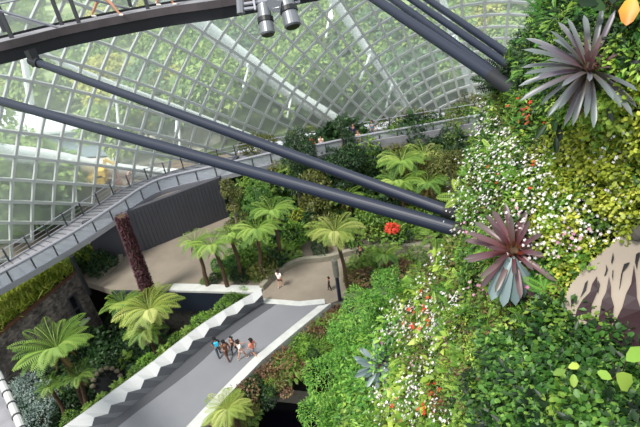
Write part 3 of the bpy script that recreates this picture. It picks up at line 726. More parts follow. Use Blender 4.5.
# flowers scattered over it
def flowers(key, poly, n, size, name, label, lift=.22, clump=0):
    if clump:
        p0, n0, q0 = crag_samples(clump*6, poly, wfun=1/np.maximum(pr[:, 2], 4.)**1.2); p0, n0, q0 = p0[:clump], n0[:clump], q0[:clump]
        m = len(p0); k = rng.integers(m, size=n); sc_ = np.maximum(1, q0[k][:, 2]/8)
        p = p0[k]+rng.normal(size=(n, 3))*.11*sc_[:, None]; nn = n0[k]; z_ = q0[k][:, 2]
    else:
        p, nn, q_ = crag_samples(n*4, poly, wfun=1/np.maximum(pr[:, 2], 4.)**1.4); p, nn, q_ = p[:n], nn[:n], q_[:n]; z_ = q_[:, 2]
    N = len(p); sc_ = np.maximum(1, z_/8)**.8
    pos = p+nn*(lift*(.6+.5*rng.random(N))*sc_)[:, None]
    nrm_ = unit(nn+np.array([0, 0, .6])+rng.normal(size=(N, 3))*.4); d = unit(np.cross(nrm_, rng.normal(size=(N, 3))))
    c = Cloud(); c.add(T_FLOWER, pos, d, nrm_, size*sc_*(.7+.6*rng.random(N)), rng.random(N))
    tag(obj(name, c.get(), L[key]), label, 'flowers', kind='stuff')
FW = [(455,95),(500,110),(560,170),(600,200),(595,235),(560,262),(470,232),(440,240),(455,190)]
flowers('wflower', FW, 900, .04, 'white_busy_lizzie_flowers', 'white flowers sprinkled across the middle of the planted wall around the lower bromeliad', .26)
flowers('wflower', FW, 700, .04, 'white_busy_lizzie_drift', 'dense drift of small white flowers left of the lower bromeliad', .24, 70)
flowers('wflower', [(395,250),(450,235),(475,300),(470,427),(395,427),(385,330)], 1600, .048, 'pale_flower_trails', 'small white and pale flowers trailing down the lower middle of the wall', .27, 70)
flowers('wflower', [(540,150),(640,120),(640,230),(560,262)], 260, .037, 'white_flowers_on_gold', 'white flowers dotted over the golden and lime cushions at right', .17)
flowers('pflower', [(400,240),(600,180),(560,300),(440,427),(390,427)], 420, .045, 'pink_flowers', 'pale pink flowers scattered through the middle of the wall', .2, 30)
flowers('mflower', [(392,305),(412,300),(418,345),(398,350)], 110, .05, 'magenta_flower_spray', 'magenta flower spray hanging at lower left of the wall', .25, 5)
flowers('rflower', [(425,310),(450,310),(450,350),(425,370)], 34, .085, 'red_flowers', 'red flowers on the lower left part of the planted wall', .25, 4)
flowers('rflower', [(405,385),(455,380),(455,420),(405,425)], 46, .085, 'scarlet_flowers', 'scarlet flowers near the bottom edge of the planted wall', .25, 5)
flowers('rflower', [(495,170),(545,170),(545,195),(495,195)], 12, .06, 'red_busy_lizzie', 'few red flowers above the lower bromeliad', .2, 3)
flowers('rflower', [(515,105),(550,105),(545,140),(515,140)], 40, .06, 'coral_flowers', 'coral red flower cluster below the upper bromeliad', .2, 4)
for key, c in clouds.items():
    nm, lb, ct = STUFF[key]; tag(obj(nm, c.get(), L[key]), lb, ct, kind='stuff')

# ---- cream panel with dark flame print, a curved board fixed to the crag
def panelpt(px, py, o=0): return PD(px, py, mdepth(px, py)-.16-o)
gx = np.linspace(545, 705, 90); gy = np.linspace(205, 385, 90)
Vp = [panelpt(x, y) for y in gy for x in gx]+[panelpt(x, y, -.08) for y in gy for x in gx]
Fp, m = [], 90
for i in range(89):
    for j in range(89):
        if inpoly((gx[j]+gx[j+1])/2, (gy[i]+gy[i+1])/2, [(562, 304), (570, 286), (586, 266), (606, 249), (622, 237), (645, 225), (710, 212), (710, 385), (640, 365), (604, 338), (575, 322)]):
            a = i*m+j; Fp += [[a, a+1, a+m+1, a+m], [m*m+a, m*m+a+m, m*m+a+m+1, m*m+a+1]]
pn = obj('printed_panel', (np.array(Vp), Fp), MT['cream']); tag(pn, 'cream panel with dark red flame shapes at the right edge of the planted wall', 'panel')
def printshape(poly, o=.012):
    from mathutils.geometry import tessellate_polygon
    V = [panelpt(x, y, o) for x, y in poly]; T = tessellate_polygon([[Vector((x, y, 0)) for x, y in poly]]); return np.array(V), [list(t) for t in T]
obj('flame_print', merge([printshape(s) for s in (
 [(597,276),(598,290),(592,304),(590,322),(575,318),(577,309),(583,299),(590,292),(592,284)],
 [(609,276),(611,286),(611,296),(614,306),(611,330),(605,344),(592,330),(599,316),(602,300),(606,292)],
 [(634,265),(636,280),(637,298),(641,310),(700,330),(700,380),(612,345),(608,332),(616,320),(622,308),(626,294),(631,284)],
 [(650,262),(655,280),(664,300),(690,310),(690,330),(642,322),(645,300),(646,280)])]), MT['maroon'], pn)
obj('crack_print', merge([printshape(s, .018) for s in (
 [(606,264),(608,269),(606,275),(604,276),(606,270)], [(613,252),(614,258),(612,264),(611,262)], [(612.5,270),(613.5,270),(613,281),(612,276)],
 [(624,264),(630,262),(628,266),(623,272),(620,288),(619,290),(621,274)], [(636,254),(640,252),(640,256),(638,262),(637,270),(635,262)], [(598,280),(600,284),(598,294),(597,290)], [(585,283),(588,280),(586,290),(580,298),(583,290)], [(571,300),(575,294),(574,302),(571,308)])]), MT['black'], pn)
bd = [PD(638+math.cos(a)*9, 235+math.sin(a)*8, 4.95) for a in (0,)]
c_ = PD(640, 234, 5.0); v = rdir(120, -2); 
from mathutils import geometry
import bmesh
def rock(name, c, r, mat, label, s=(1, 1, 1), parent=None):
    bm = bmesh.new(); bmesh.ops.create_icosphere(bm, subdivisions=3, radius=1)
    for vv in bm.verts:
        q = vv.co; vv.co = q*(1+.15*math.sin(q.x*3+q.y*2)+.1*math.cos(q.z*5+q.x*4))
    V = np.array([list(vv.co) for vv in bm.verts])*np.array(s)*r+np.asarray(c); F = [[x.index for x in f.verts] for f in bm.faces]; bm.free()
    o = obj(name, (V, F), mat, parent, smooth=True)
    if parent is None: tag(o, label, 'rock')
    return o
rock('boulder', c_, .085, MT['rockdark'], 'small dark round stone lodged above the cream panel')

L['hrt'] = leafmat('dark_red_heart', ['#5a2420', '#7a3428', '#8a5a38', '#4a1a1e'])
# ---- bromeliads on the wall
def crag_at(px, py, out=.05):
    p = PD(px, py, mdepth(px, py)); return p+unit(CAMP-p)*out
def rosette(name, label, px, py, mat, axis, rings, sc_, out=.2, strap=None, core=None):
    """rings: (count, tilt from axis deg, length, width, curl)"""
    c = crag_at(px, py, out); ax = unit(np.array(axis, float)); t1 = unit(np.cross(ax, [.3, .2, .9])); t2 = np.cross(ax, t1)
    th = thing(name, label, 'bromeliad', c)
    for nm, rg, mt in rings:
        cl = Cloud()
        for (n, tilt, ln, w, curl) in rg:
            tp = tpl_strap(w, R(0), curl, 9, .22, .8); off = random.random()*6
            for k in range(n):
                a = off+2*PI*k/n+random.gauss(0, .08); tl = R(tilt+random.gauss(0, 5)); rad = math.cos(a)*t1+math.sin(a)*t2
                d = unit(ax*math.cos(tl)+rad*math.sin(tl)); up = unit(ax*math.sin(tl)-rad*math.cos(tl)+ax*.01)
                cl.add(tp, c+rad*.02*sc_-ax*.05, d, up, sc_*ln*(.9+.2*random.random()), random.random())
        obj(nm, cl.get(), L[mt], th)
    obj('rootstock', tube([c-ax*.5, c+ax*.03], [.07*sc_, .05*sc_], 10), MT['bark'], th)
    return th
rosette('bromeliad', 'huge grey-green bromeliad with purple-tinged leaves at the top right', 590, 67, 'brom1', (-.12, -.5, .88),
        [('outer_leaf_whorl', [(15, 100, .52, .09, .6), (16, 84, .58, .085, .55)], 'brom1'), ('inner_leaf_whorl', [(15, 68, .58, .085, .45), (13, 48, .52, .085, .3)], 'brom1'), ('heart_leaves', [(8, 30, .3, .12, .2), (6, 12, .2, .16, .2)], 'brom2')], 1.05, .42)
rosette('bromeliad', 'mauve and maroon bromeliad in the middle of the planted wall', 514, 250, 'brom2', (-.2, -.7, .8),
        [('outer_leaf_whorl', [(12, 92, .52, .12, .45)], 'brom2'), ('inner_leaf_whorl', [(12, 66, .48, .12, .35), (9, 40, .38, .12, .25)], 'brom2'), ('heart_leaves', [(5, 15, .18, .22, .2)], 'hrt')], 1.12, .42)
c = crag_at(511, 258, .55); th = thing('strap_leaf_plant', 'blue-grey strap leaves hanging below the mauve bromeliad', 'plant', c); cl = Cloud()
for k in range(9):
    d = unit(Dn*.9+Rt*(-.5+k*.14)+rng.normal(size=3)*.06); cl.add(tpl_strap(.19, 0, .3, 8, .2), c, d, unit(CAMP-c)+[0, 0, .2], .5+.12*random.random(), random.random())
obj('leaves', cl.get(), L['agave'], th)
rosette('agave', 'blue-grey agave-like rosette at the lower left of the planted wall', 380, 366, 'agave', (-.3, -.75, .6),
        [('outer_leaf_whorl', [(12, 84, .62, .17, .3)], 'agave'), ('inner_leaf_whorl', [(11, 60, .6, .17, .3), (8, 34, .5, .17, .2)], 'agave')], 1.0, 2.2)['category'] = 'agave'
# ---- ferns, cordylines and broad-leaved plants singled out
def fernclump(name, label, px, py, mat, n=12, ln=.35, w=.24, out=.12, group=None, cat='fern', axis=(-.2, -.6, .8), tilt=(50, 85)):
    c = crag_at(px, py, out); ax = unit(np.array(axis, float)); t1 = unit(np.cross(ax, [.3, .9, .1])); t2 = np.cross(ax, t1); cl = Cloud(); tp = tpl_frond(13, w, 0, .7, .075)
    for k in range(n):
        a = 2*PI*k/n+random.gauss(0, .2); tl = R(random.uniform(*tilt)); rad = math.cos(a)*t1+math.sin(a)*t2
        d = unit(ax*math.cos(tl)+rad*math.sin(tl)); up = unit(ax*math.sin(tl)-rad*math.cos(tl)); cl.add(tp, c, d, up, ln*(.8+.4*random.random()), random.random())
    th = thing(name, label, cat, c, group); obj('fronds', cl.get(), L[mat], th); obj('crown', tube([c-ax*.15, c], .03, 8), MT['bark'], th); return th
fernclump('fern', 'bright fern fronds right below the mauve bromeliad', 534, 268, 'feather', 11, .24)
fernclump('fern', 'fern with fine fronds under the blue-grey strap leaves', 545, 290, 'feather', 10, .24)
fernclump('fern', 'light fern left of the fern under the strap leaves', 508, 297, 'bright', 10, .22)
fernclump('fern', 'green fern tuft at the top of the wall beside the huge bromeliad', 547, 12, 'feather', 12, .3)
fernclump('fern', 'pale fern on the outline where the tubes enter the wall', 462, 197, 'lime', 9, .36)
fernclump('fern', 'dark fern on the outline by the top right tube ends', 505, 84, 'dark', 12, .55, .2)
fernclump('fern', 'light green fern at the right edge below the orange leaf', 618, 95, 'bright', 12, .24, .3)
fernclump('fern', 'yellow fern at the bottom of the crag, left part', 395, 405, 'lime', 12, .6)
fernclump('fern', 'yellow-green fern lowest on the crag outline', 345, 415, 'lime', 12, .9)
def broad(name, label, px, py, mat, leaves, cat='plant', out=.25, w=.6, stem=True):
    out = out*(2 if mdepth(px, py) < 8 else 4); c = crag_at(px, py, out*.3); th = thing(name, label, cat, c); cl = Cloud(); tp = tpl_round(w)
    for (dx, dy, sz, ang) in leaves:
        q = PD(px+dx, py+dy, mdepth(px, py)-out); d = unit(Rt*math.cos(R(ang))+(-Dn)*math.sin(R(ang))+rng.normal(size=3)*.15)
        cl.add(tp, q, d, unit(CAMP-q)+np.array([0, 0, .5]), sz, random.random())
        if stem: obj('stalk', tube([c, (c+q)/2+[0, 0, .02], q], .006, 6), MT['bark'], th)
    obj('leaves', cl.get(), L[mat], th); return th
broad('caladium', 'big yellow-green leaf at the top edge above the huge bromeliad', 574, 2, 'lime', [(-8, 10, .3, 35), (4, 4, .22, 10)])
broad('orange_leaf_plant', 'orange and yellow leaf hanging in the top right corner', 630, 0, 'orange', [(2, -4, .26, 262), (14, -4, .2, 300)], w=.62)
broad('banana_leaf_plant', 'large striped green leaves at the right edge near the bottom', 622, 375, 'bright', [(-6, -2, .24, 325), (4, -14, .2, 20), (-10, 4, .12, 150)], w=.7)
broad('variegated_plant', 'two yellow-green leaves in round foliage at bottom right', 568, 370, 'lime', [(-2, 0, .12, 200), (0, -2, .12, 20), (6, 18, .12, 80)])
broad('birds_nest_fern', 'glossy bright tongue-shaped leaves above the agave-like rosette', 415, 345, 'lime', [(-8, 0, .55, 40), (2, 2, .6, 60), (10, 4, .6, 80), (16, 14, .5, 265)], 'fern', w=.28)
broad('tongue_fern', 'long yellow-green tongue leaves left of the blue rosette', 372, 335, 'lime', [(0, 0, .8, 50), (6, -6, .8, 70), (-4, 8, .8, 250)], 'fern', w=.28)
broad('rubber_plant', 'dark rounded leaves at the top right corner behind the orange leaf', 612, 6, 'dark', [(-6, 4, .18, 120), (0, -2, .2, 70), (8, 8, .18, 20), (-12, -4, .2, 170)], w=.6)
broad('dark_leaf_plant', 'hanging glossy dark leaves below the huge bromeliad', 558, 126, 'dark', [(-4, -12, .2, 260), (2, -4, .22, 280), (-12, -2, .2, 240), (6, 8, .18, 285), (-2, 10, .2, 265)], w=.35)
broad('euphorbia', 'pale yellow flower head on a woody stem in the lower middle', 508, 322, 'lime', [(k % 5*3-6, -2+k//5*3, .05, k*50) for k in range(15)], w=.6)
# red cordyline below the upper bromeliad
c = crag_at(584, 100, .25); th = thing('cordyline', 'dark red spiky cordyline below the huge bromeliad', 'plant', c); cl = Cloud()
for k in range(14):
    d = unit(np.array([random.gauss(0, .5), -.4, random.gauss(-.1, .7)])); cl.add(tpl_strap(.08, 0, .4, 5), c, d, unit(CAMP-c), .18, random.random())
obj('leaves', cl.get(), leafmat('dark_red_leaves', ['#3a0f18', '#5e1420', '#86202e']), th)
# shrub masses at the far foot of the wall, each its own plant
SH = {}
def shrub_proto(key, tp, n, lsz, name, rad=(1, 1, .85), zc=.7, hang=.2, lump=.6):
    r = bpy.data.objects.new(name, None); C.objects.link(r); WL[r.name] = np.zeros(3)
    cl = Cloud(); blob(cl, (0, 0, zc), rad, n, TP[tp] if isinstance(tp, str) else tp, lsz, -.5, .5, .3, hang, lump)
    obj('foliage', cl.get(), L[key], r)
    obj('stem', merge([tube([(0, 0, -.3), (0, 0, zc)], [.06, .03], 6)]+[tube([(0, 0, .1), (math.cos(a)*.45, math.sin(a)*.45, zc+.1)], [.04, .015], 5) for a in (0, 1.4, 2.9, 4.3)]), MT['bark'], r)
    return r
used = set()
def place(proto, loc, rz, s, label, cat, group=None, s3=None):
    if proto.name not in used:
        used.add(proto.name); o = proto; o.location = tuple(loc); o.rotation_euler = (0, 0, rz); o.scale = s3 or (s, s, s)
    else: o = dup(proto, loc, rz, s, s3=s3)
    for k in ('label', 'group'):
        if k in o: del o[k]
    return tag(o, label, cat, group)
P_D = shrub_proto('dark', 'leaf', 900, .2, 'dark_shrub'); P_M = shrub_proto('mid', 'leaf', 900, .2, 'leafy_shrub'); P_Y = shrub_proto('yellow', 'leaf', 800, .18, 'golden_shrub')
P_B = shrub_proto('bright', 'narrow', 1000, .26, 'bright_shrub'); P_O = shrub_proto('olive', 'narrow', 900, .24, 'olive_shrub'); P_Z = shrub_proto('bronze', 'wide', 600, .2, 'bronze_shrub')
P_F = shrub_proto('fern', tpl_frond(10, .24, .2, .9, .09), 160, .55, 'fern_clump', (.8, .8, .5), .45, .1)
P_S = shrub_proto('silver', 'leaf', 700, .17, 'silver_shrub')
P_FE = shrub_proto('feather', 'narrow', 2300, .2, 'feathery_shrub', lump=1.1, hang=.1)
P_BIG = shrub_proto('dark', 'wide', 320, .42, 'broadleaf_shrub')
P_R = shrub_proto('round', 'round', 900, .15, 'round_leaf_shrub')
KN = {P_D: ('dark green shrub', 'dark'), P_M: ('mid-green leafy shrub', 'mid'), P_Y: ('yellow-green shrub', 'y'), P_B: ('bright narrow-leaved shrub', 'b'), P_O: ('olive-toned shrub', 'o'), P_Z: ('bronze-leaved shrub', 'z'), P_F: ('low fern clump', 'f'), P_S: ('silvery shrub', 's'), P_FE: ('feathery light green shrub', 'fe'), P_BIG: ('broad-leaved dark shrub', 'big'), P_R: ('round-leaved shrub', 'r')}
for (px, py, s, lab) in ((330, 372, 1.5, 'feathery bright green shrub hanging over the dark pool'), (352, 338, 1.5, 'feathery green shrub at the left outline of the planted wall'), (318, 408, 1.2, 'small feathery shrub at the pool edge near the bottom'),
        (368, 305, 1.4, 'feathery green shrub high on the left outline near the path'), (350, 390, 1.3, 'feathery shrub just left below the blue rosette'), (372, 420, 1.0, 'light feathery shrub at the very bottom left of the crag'), (392, 285, 1.1, 'bright feathery shrub where the wall meets the plaza view'), (345, 362, 1.0, 'rounded feathery shrub left of the blue rosette')):
    d = min(23, mdepth(max(px, outx(py)+6), py)); p = PD(px, py, d); s = s*15*d/500/1.1; place(P_FE, p-[0, 0, .7*s], random.random()*6, s, lab, 'shrub')

# ================================================================== BEDS, TREE FERNS, TREES
WALLS = [(g0, g1), (g1, g2), (g2, g3), (A_[:2], B_[:2]), (B_[:2], (B_+back*7)[:2]), ((e0[0], e0[1]+.3), (e1[0], e1[1]+.3)), (f0, f1)]
def near_wall(x, y, r):
    for a, b in WALLS:
        a, b = np.array(a[:2], float), np.array(b[:2], float); t = np.clip((np.array([x, y])-a)@(b-a)/((b-a)@(b-a)), 0, 1)
        if np.linalg.norm(a+(b-a)*t-[x, y]) < r: return True
    return False
def zonelabel(kind, zone): return f'{kind} {zone}'
def bed(poly_px, z, n, mind, kinds, srange, zone, group, hz=0.):
    poly = [W2(*q, z) for q in poly_px]; pts = sample_poly(poly, n, mind); ws = [k[1] for k in kinds]
    for (x, y) in pts:
        pr_ = random.choices([k[0] for k in kinds], ws)[0]; s = random.uniform(*srange)
        if near_wall(x, y, s*1.15): s = s*.6
        if near_wall(x, y, s*1.15): continue
        nm = KN[pr_][0]
        place(pr_, (x, y, z+hz*random.random()), random.random()*6.28, s, f'{nm} {zone}', 'shrub' if pr_ is not P_F else 'fern', f'{nm}s {zone}')
bed([(232, 222), (262, 282), (275, 270), (298, 257), (330, 253), (356, 246), (410, 240), (450, 243), (470, 180), (420, 165), (300, 170), (240, 180)], 0, 130, 1.05, [(P_D, 5), (P_M, 3), (P_Y, 1), (P_O, 3), (P_F, 3), (P_BIG, 2), (P_B, 1)], (.7, 1.5), 'in the planted bed beyond the path', 1)
bed([(232, 205), (460, 165), (520, 120), (360, 152), (240, 172)], 1.5, 55, 1.3, [(P_D, 5), (P_M, 3), (P_O, 3), (P_F, 2), (P_BIG, 2)], (1.2, 2.0), 'on the rising ground below the far walkway', 1, 1.2)
bed([(470, 180), (520, 150), (600, 150), (560, 230), (470, 250)], 0, 60, 1.5, [(P_D, 5), (P_M, 3), (P_O, 3), (P_F, 3), (P_BIG, 2)], (1.0, 1.8), 'on the plaza behind the planted wall', 1)
bed([(345, 300), (352, 272), (372, 262), (420, 262), (400, 292), (370, 310)], 0, 34, .8, [(P_M, 3), (P_F, 3), (P_O, 2), (P_D, 2), (P_Z, 2)], (.5, 1.0), 'between the path and the planted wall', 1)
bed([(205, 284), (230, 258), (262, 250), (266, 284), (258, 289)], 0, 26, .75, [(P_M, 3), (P_F, 3), (P_D, 3), (P_R, 2)], (.4, .8), 'around the feet of the plaza tree ferns', 1)
bed([(80, 272), (62, 262), (95, 252), (122, 256), (104, 277)], 0, 16, .7, [(P_D, 4), (P_M, 2), (P_Y, 2)], (.7, 1.2), 'in the corner bed under the curving walkway', 1)
# pit, left of the bridge
bed([(90, 330), (115, 316), (235, 318), (205, 338), (150, 375), (95, 410), (60, 427), (20, 427), (25, 395)], -4.8, 62, 1.1, [(P_D, 8), (P_BIG, 3), (P_F, 1)], (.7, 1.3), 'down in the dark pit left of the bridge', 1)
bed([(2, 375), (20, 372), (48, 405), (60, 440), (20, 440)], -4., 14, .7, [(P_S, 1)], (.7, 1.1), 'in the bottom left corner beside the near walkway', 1, .8)
# strip of plants outside the parapet
for i, (px, py) in enumerate(((246, 291), (236, 298), (226, 305), (214, 313), (203, 321), (190, 330), (178, 339), (165, 350), (150, 361), (137, 371), (121, 383), (104, 396), (90, 406), (72, 418))):
    k = random.choice([P_F, P_B, P_F, P_M]); p = P(px-3, py-2, .2)
    place(k, p-[0, 0, .75], i, .5+.15*random.random(), f'{KN[k][0]} along the outer side of the white parapet', 'plant', f'{KN[k][0]}s along the parapet')
# hedge outside the kerb
for i in range(46):
    t = random.random(); x = np.interp(t, [0, .25, .5, .75, 1], [336, 305, 268, 236, 208]); y = np.interp(t, [0, .25, .5, .75, 1], [312, 336, 368, 398, 430])
    o = random.random()*16; p = P(x+o*.7, y+o*.7, -.3); k = random.choice([P_Z, P_M, P_O, P_D, P_F, P_B, P_D])
    place(k, p-[0, 0, .35+o*.04], random.random()*6, 1, f'{KN[k][0]} in the hedge outside the white kerb', 'shrub', f'{KN[k][0]}s in the kerb hedge', s3=(random.uniform(.5, 1.), random.uniform(.5, .9), random.uniform(.4, .75)))
# grass on the roof of the slate building
cl = Cloud(); G0, G1 = A_+[0, 0, 0], B_
N = 5200; t = rng.random(N); o = .25+rng.random(N)*5.5; pos = A_[None]+(wd)[None]*t[:, None]+back[None]*o[:, None]; pos[:, 2] = .95
dd = unit(np.stack([rng.normal(size=N)*.5, rng.normal(size=N)*.5-.2, np.ones(N)], 1)); cl.add(tpl_strap(.07, 0, .9, 4, .1), pos, dd, rng.normal(size=(N, 3)), .7+.6*rng.random(N), rng.random(N))
tag(obj('roof_grass', cl.get(), L['grass']), 'yellow-green ferny grass on the roof of the slate building', 'grass', kind='stuff')
# climbers on the far rail
cl = Cloud()
for p in resample([P(*q, ZW+1.2) for q in ((380, 131), (420, 125), (470, 118), (540, 108))], .45): blob(cl, p+rng.normal(size=3)*[.3, .3, .12], (.45, .45, .3), 60, T_LEAF, .14, -1, .4)
tag(obj('rail_climber', cl.get(), L['mid']), 'green climber trained along the far walkway railing', 'climber', kind='stuff')
# yellow shrubs by the glass outside at the left
for i, (px, py) in enumerate(((-8, 255), (8, 243), (24, 232), (40, 224), (58, 216), (76, 208), (92, 200), (60, 206), (30, 240), (10, 232))):
    p = P(px, py, 0); place(P_Y, (p[0]-2.2, p[1]+2.4, -.4), i, 2.7, 'yellow shrub outside the glass along the left foot of the shell', 'shrub', 'yellow shrubs outside the left foot of the glass')
for i, (px, py) in enumerate(((3, 262), (14, 255), (25, 248), (36, 240), (46, 235))):
    p = P(px, py, 2.); place(P_M, (p[0]-.8, p[1]+.8, 3.0), i, .9, 'green shrub just behind the left end of the raised walkway', 'shrub', 'green shrubs behind the left end of the raised walkway')

# tree ferns
def fern_tree(name, label, base_px, zb, crown_px, rad, mat='fern', n=20, droop=1.0, group=None, tr=.13, rise=.62, skirt=True):
    b = P(*base_px, zb); k = None; best = 1e9
    for h in np.linspace(.4, 9, 120):
        q = proj(b+[0, 0, h]); e_ = (q[1]-crown_px[1])**2
        if e_ < best: best, k = e_, h
    q = PD(crown_px[0], crown_px[1], proj(b+[0, 0, k])[2]); top = np.array([q[0], q[1], b[2]+k])
    th = thing(name, label, 'tree fern', b, group); mid_ = (b+top)/2+[.08, .05, 0]
    obj('trunk', tube(catmull([b-[0, 0, .2], b+(top-b)*.3+[.03, 0, 0], mid_, top], 4), [tr*(1.35-.35*min(1, i/8)) for i in range(13)], 10), MT['bark'], th)
    cl = Cloud(); t0 = random.random()*6
    for i in range(n):
        a = t0+2*PI*i*.382; ln = rad*(.85+.35*random.random()); rs = rise+.45*(i/n)+random.gauss(0, .08)
        tp = tpl_frond(24, .2, rs, droop*1.45+random.gauss(0, .15)+.3*(i/n), .03)
        cl.add(tp, top, (math.cos(a), math.sin(a), 0), (0, 0, 1), ln, .2+.6*i/n+random.gauss(0, .12))
    obj('crown', cl.get(), L[mat], th)
    if skirt:
        cl = Cloud()
        for i in range(7): a = random.random()*6.28; cl.add(tpl_frond(12, .16, -.6, .9, .05), top-[0, 0, .1], (math.cos(a), math.sin(a), 0), (0, 0, 1), rad*.55, random.random())
        obj('dry_skirt', cl.get(), L['dead'], th)
    return th
fern_tree('tree_fern', 'leftmost tree fern of the plaza group, leaning with a bare dark trunk', (208, 287), 0, (195, 243), 1.5, n=18)
fern_tree('tree_fern', 'second tree fern of the plaza group from the left, broad pale crown', (228, 288), 0, (213, 246), 1.9, n=20)
fern_tree('tree_fern', 'tree fern with reddish dark trunk in the middle of the plaza group', (243, 281), 0, (230, 236), 1.5, n=16)
fern_tree('tree_fern', 'bright green tree fern right of centre in the plaza group', (261, 278), 0, (257, 232), 2.0, n=22)
fern_tree('tree_fern', 'taller tree fern behind the bright one, crown just under the lower tube', (282, 262), 0, (272, 213), 2.1, 'fern', 20)
fern_tree('tree_fern', 'solitary yellow-green tree fern beside the path below the tubes', (349, 292), 0, (335, 233), 2.1, 'fernyellow', 26)
fern_tree('tree_fern', 'large tree fern in front of the slate wall in the pit', (88, 412), -4.6, (58, 350), 2.5, 'fern', 30, .8)
fern_tree('tree_fern', 'smaller tree fern low beside the large one in the pit', (88, 420), -4.6, (80, 378), 1.3, 'fern', 16)
fern_tree('tree_fern', 'tree fern at the left of the pit group beneath the navy wall', (140, 350), -4.6, (124, 305), 1.7, 'fern', 18)
fern_tree('tree_fern', 'biggest tree fern of the pit group beneath the navy wall', (165, 362), -4.6, (150, 312), 2.5, 'fernyellow', 26)
fern_tree('tree_fern', 'lowest tree fern of the pit group with outspread fronds', (160, 368), -4.6, (146, 332), 1.8, 'fern', 18)
fern_tree('tree_fern', 'low dark tree fern in the pit below the large one', (70, 425), -4.6, (50, 388), 1.1, 'mid', 16)
fern_tree('palm_fern', 'feathery yellow palm-like fern at the bottom end of the kerb', (244, 440), -1.5, (228, 410), 1.5, 'fernyellow', 24, .9)
fern_tree('tree_fern', 'tree fern under the far walkway, right of the stair', (408, 205), 1, (402, 163), 2.3, 'fern', 20)
fern_tree('tree_fern', 'darker tree fern lower left of the one under the far walkway', (405, 215), 1, (398, 184), 2.2, 'fern', 20)
fern_tree('tree_fern', 'pale tree fern near the right end of the far walkway', (428, 190), 1, (424, 156), 2., 'fernyellow', 16)
fern_tree('tree_fern', 'small tree fern just above the right ends of the tubes', (440, 215), 1, (428, 183), 1.8, 'fern', 18)
fern_tree('tree_fern', 'tree fern half hidden between the two long tubes', (352, 225), 0, (346, 198), 1.6, 'fern', 18)
fern_tree('tree_fern', 'grey-green fern crown at the right of the path by the wall', (395, 280), 0, (385, 255), 1.4, 'mid', 18)
# trees beneath the shell
def tree(name, label, px, zb, top_px, rad, key, n, lsz, nb=7, cat='tree'):
    b = P(*px, zb); t_ = PD(*top_px, proj(b)[2]); h = None; best = 1e9
    for hh in np.linspace(1, 14, 140):
        e_ = abs(proj(b+[0, 0, hh])[1]-top_px[1])
        if e_ < best: best, h = e_, hh
    th = thing(name, label, cat, b); top = b+[0, 0, h]; q = PD(*top_px, proj(top)[2]); top[0] = q[0]
    cl = Cloud()
    for k in range(nb):
        t = k/max(1, nb-1); c = top-[0, 0, rad*.6]-(np.array([0, 0, 1])*t*h*.5)+rng.normal(size=3)*[rad*.45, rad*.45, .2]*(.4+t)
        blob(cl, c, (rad*.6, rad*.6, rad*.45), n//nb, TP[key[1]], lsz, -.6, .5, .3)
    obj('foliage', cl.get(), L[key[0]], th)
    obj('trunk', tube([b-[0, 0, .2], b+(top-b)*.5+[.1, 0, 0], top-[0, 0, rad*.5]], [.2, .14, .06], 8), MT['bark_grey'], th)
tree('conifer', 'dark conifer-like tree left of the red-shirted visitor on the walkway', (300, 210), 0, (294, 128), 2.1, ('dark', 'narrow'), 6000, .32)
tree('round_tree', 'dark rounded tree overlapping the walkway right of the red-shirted visitor', (348, 210), 0, (342, 143), 2.1, ('dark', 'leaf'), 6000, .26)
tree('slim_tree', 'slim dark tree rising above the walkway bend beside the visitors', (342, 180), 1, (341, 118), .9, ('dark', 'narrow'), 1800, .26)
tree('columnar_tree', 'narrow ivy-clad trunk standing at the right end of the charcoal wall', (242, 250), 0, (226, 176), .75, ('olive', 'leaf'), 1800, .18, 9)
tree('grey_green_tree', 'grey-green feathery tree behind the plaza tree ferns', (262, 225), 0, (252, 178), 1.6, ('round', 'narrow'), 2200, .24)
tree('golden_tree', 'yellow-green tree between the tubes in the middle', (318, 225), 0, (312, 168), 1.7, ('olive', 'leaf'), 2600, .22)
tree('broadleaf_tree', 'leafy green tree under the tubes right of centre', (382, 235), 0, (372, 200), 1.6, ('mid', 'leaf'), 2600, .22)
tree('glossy_tree', 'dark leafy tree right of the far stair', (425, 225), 0, (418, 195), 1.6, ('mid', 'narrow'), 2600, .26)
tree('hedge_tree', 'olive green tree at far right above the tube ends', (450, 205), 1, (447, 150), 1.7, ('olive', 'leaf'), 2600, .24)
# red flowering plant by the wall
p = P(393, 238, 1.2); th = thing('flame_flower_plant', 'green plant with a vivid red flower head below the tube ends', 'plant', p-[0, 0, .4]); cl = Cloud(); blob(cl, p+[0, 0, .9], (.5, .5, .3), 160, T_WIDE, .24, -.2); obj('red_flower_head', cl.get(), L['rflower'], th)
cl = Cloud(); blob(cl, p, (.9, .9, .7), 300, T_LEAF, .3, -.3); obj('foliage', cl.get(), L['mid'], th)
# bromeliad clad column through the walkway
bp = P(150, 296, 0); hz_ = min(np.linspace(2, 9, 100), key=lambda h: abs(proj(bp+[0, 0, h])[1]-217)); tp_ = bp+[0, 0, hz_]; q = PD(121, 217, proj(tp_)[2]); tp_[0] = q[0]
th = thing('bromeliad_column', 'leaning column clad in dark purple bromeliads beside the charcoal wall', 'column', bp); obj('core', tube([bp, tp_], [.42, .3], 14), MT['bark'], th)
cl = Cloud(); N = 3600; t = rng.random(N); a = rng.random(N)*6.28; rr = .42-.12*t; rad = np.stack([np.cos(a), np.sin(a), np.zeros(N)], 1); pos = bp+(tp_-bp)*t[:, None]+rad*rr[:, None]
cl.add(tpl_strap(.22, .3, 1.2, 3, .2), pos, unit(rad+rng.normal(size=(N, 3))*.5+[0, 0, .4]), unit(rad*.3+[0, 0, 1]+rng.normal(size=(N, 3))*.2), .24, rng.random(N))
obj('bromeliad_cover', cl.get(), L['purple'], th)
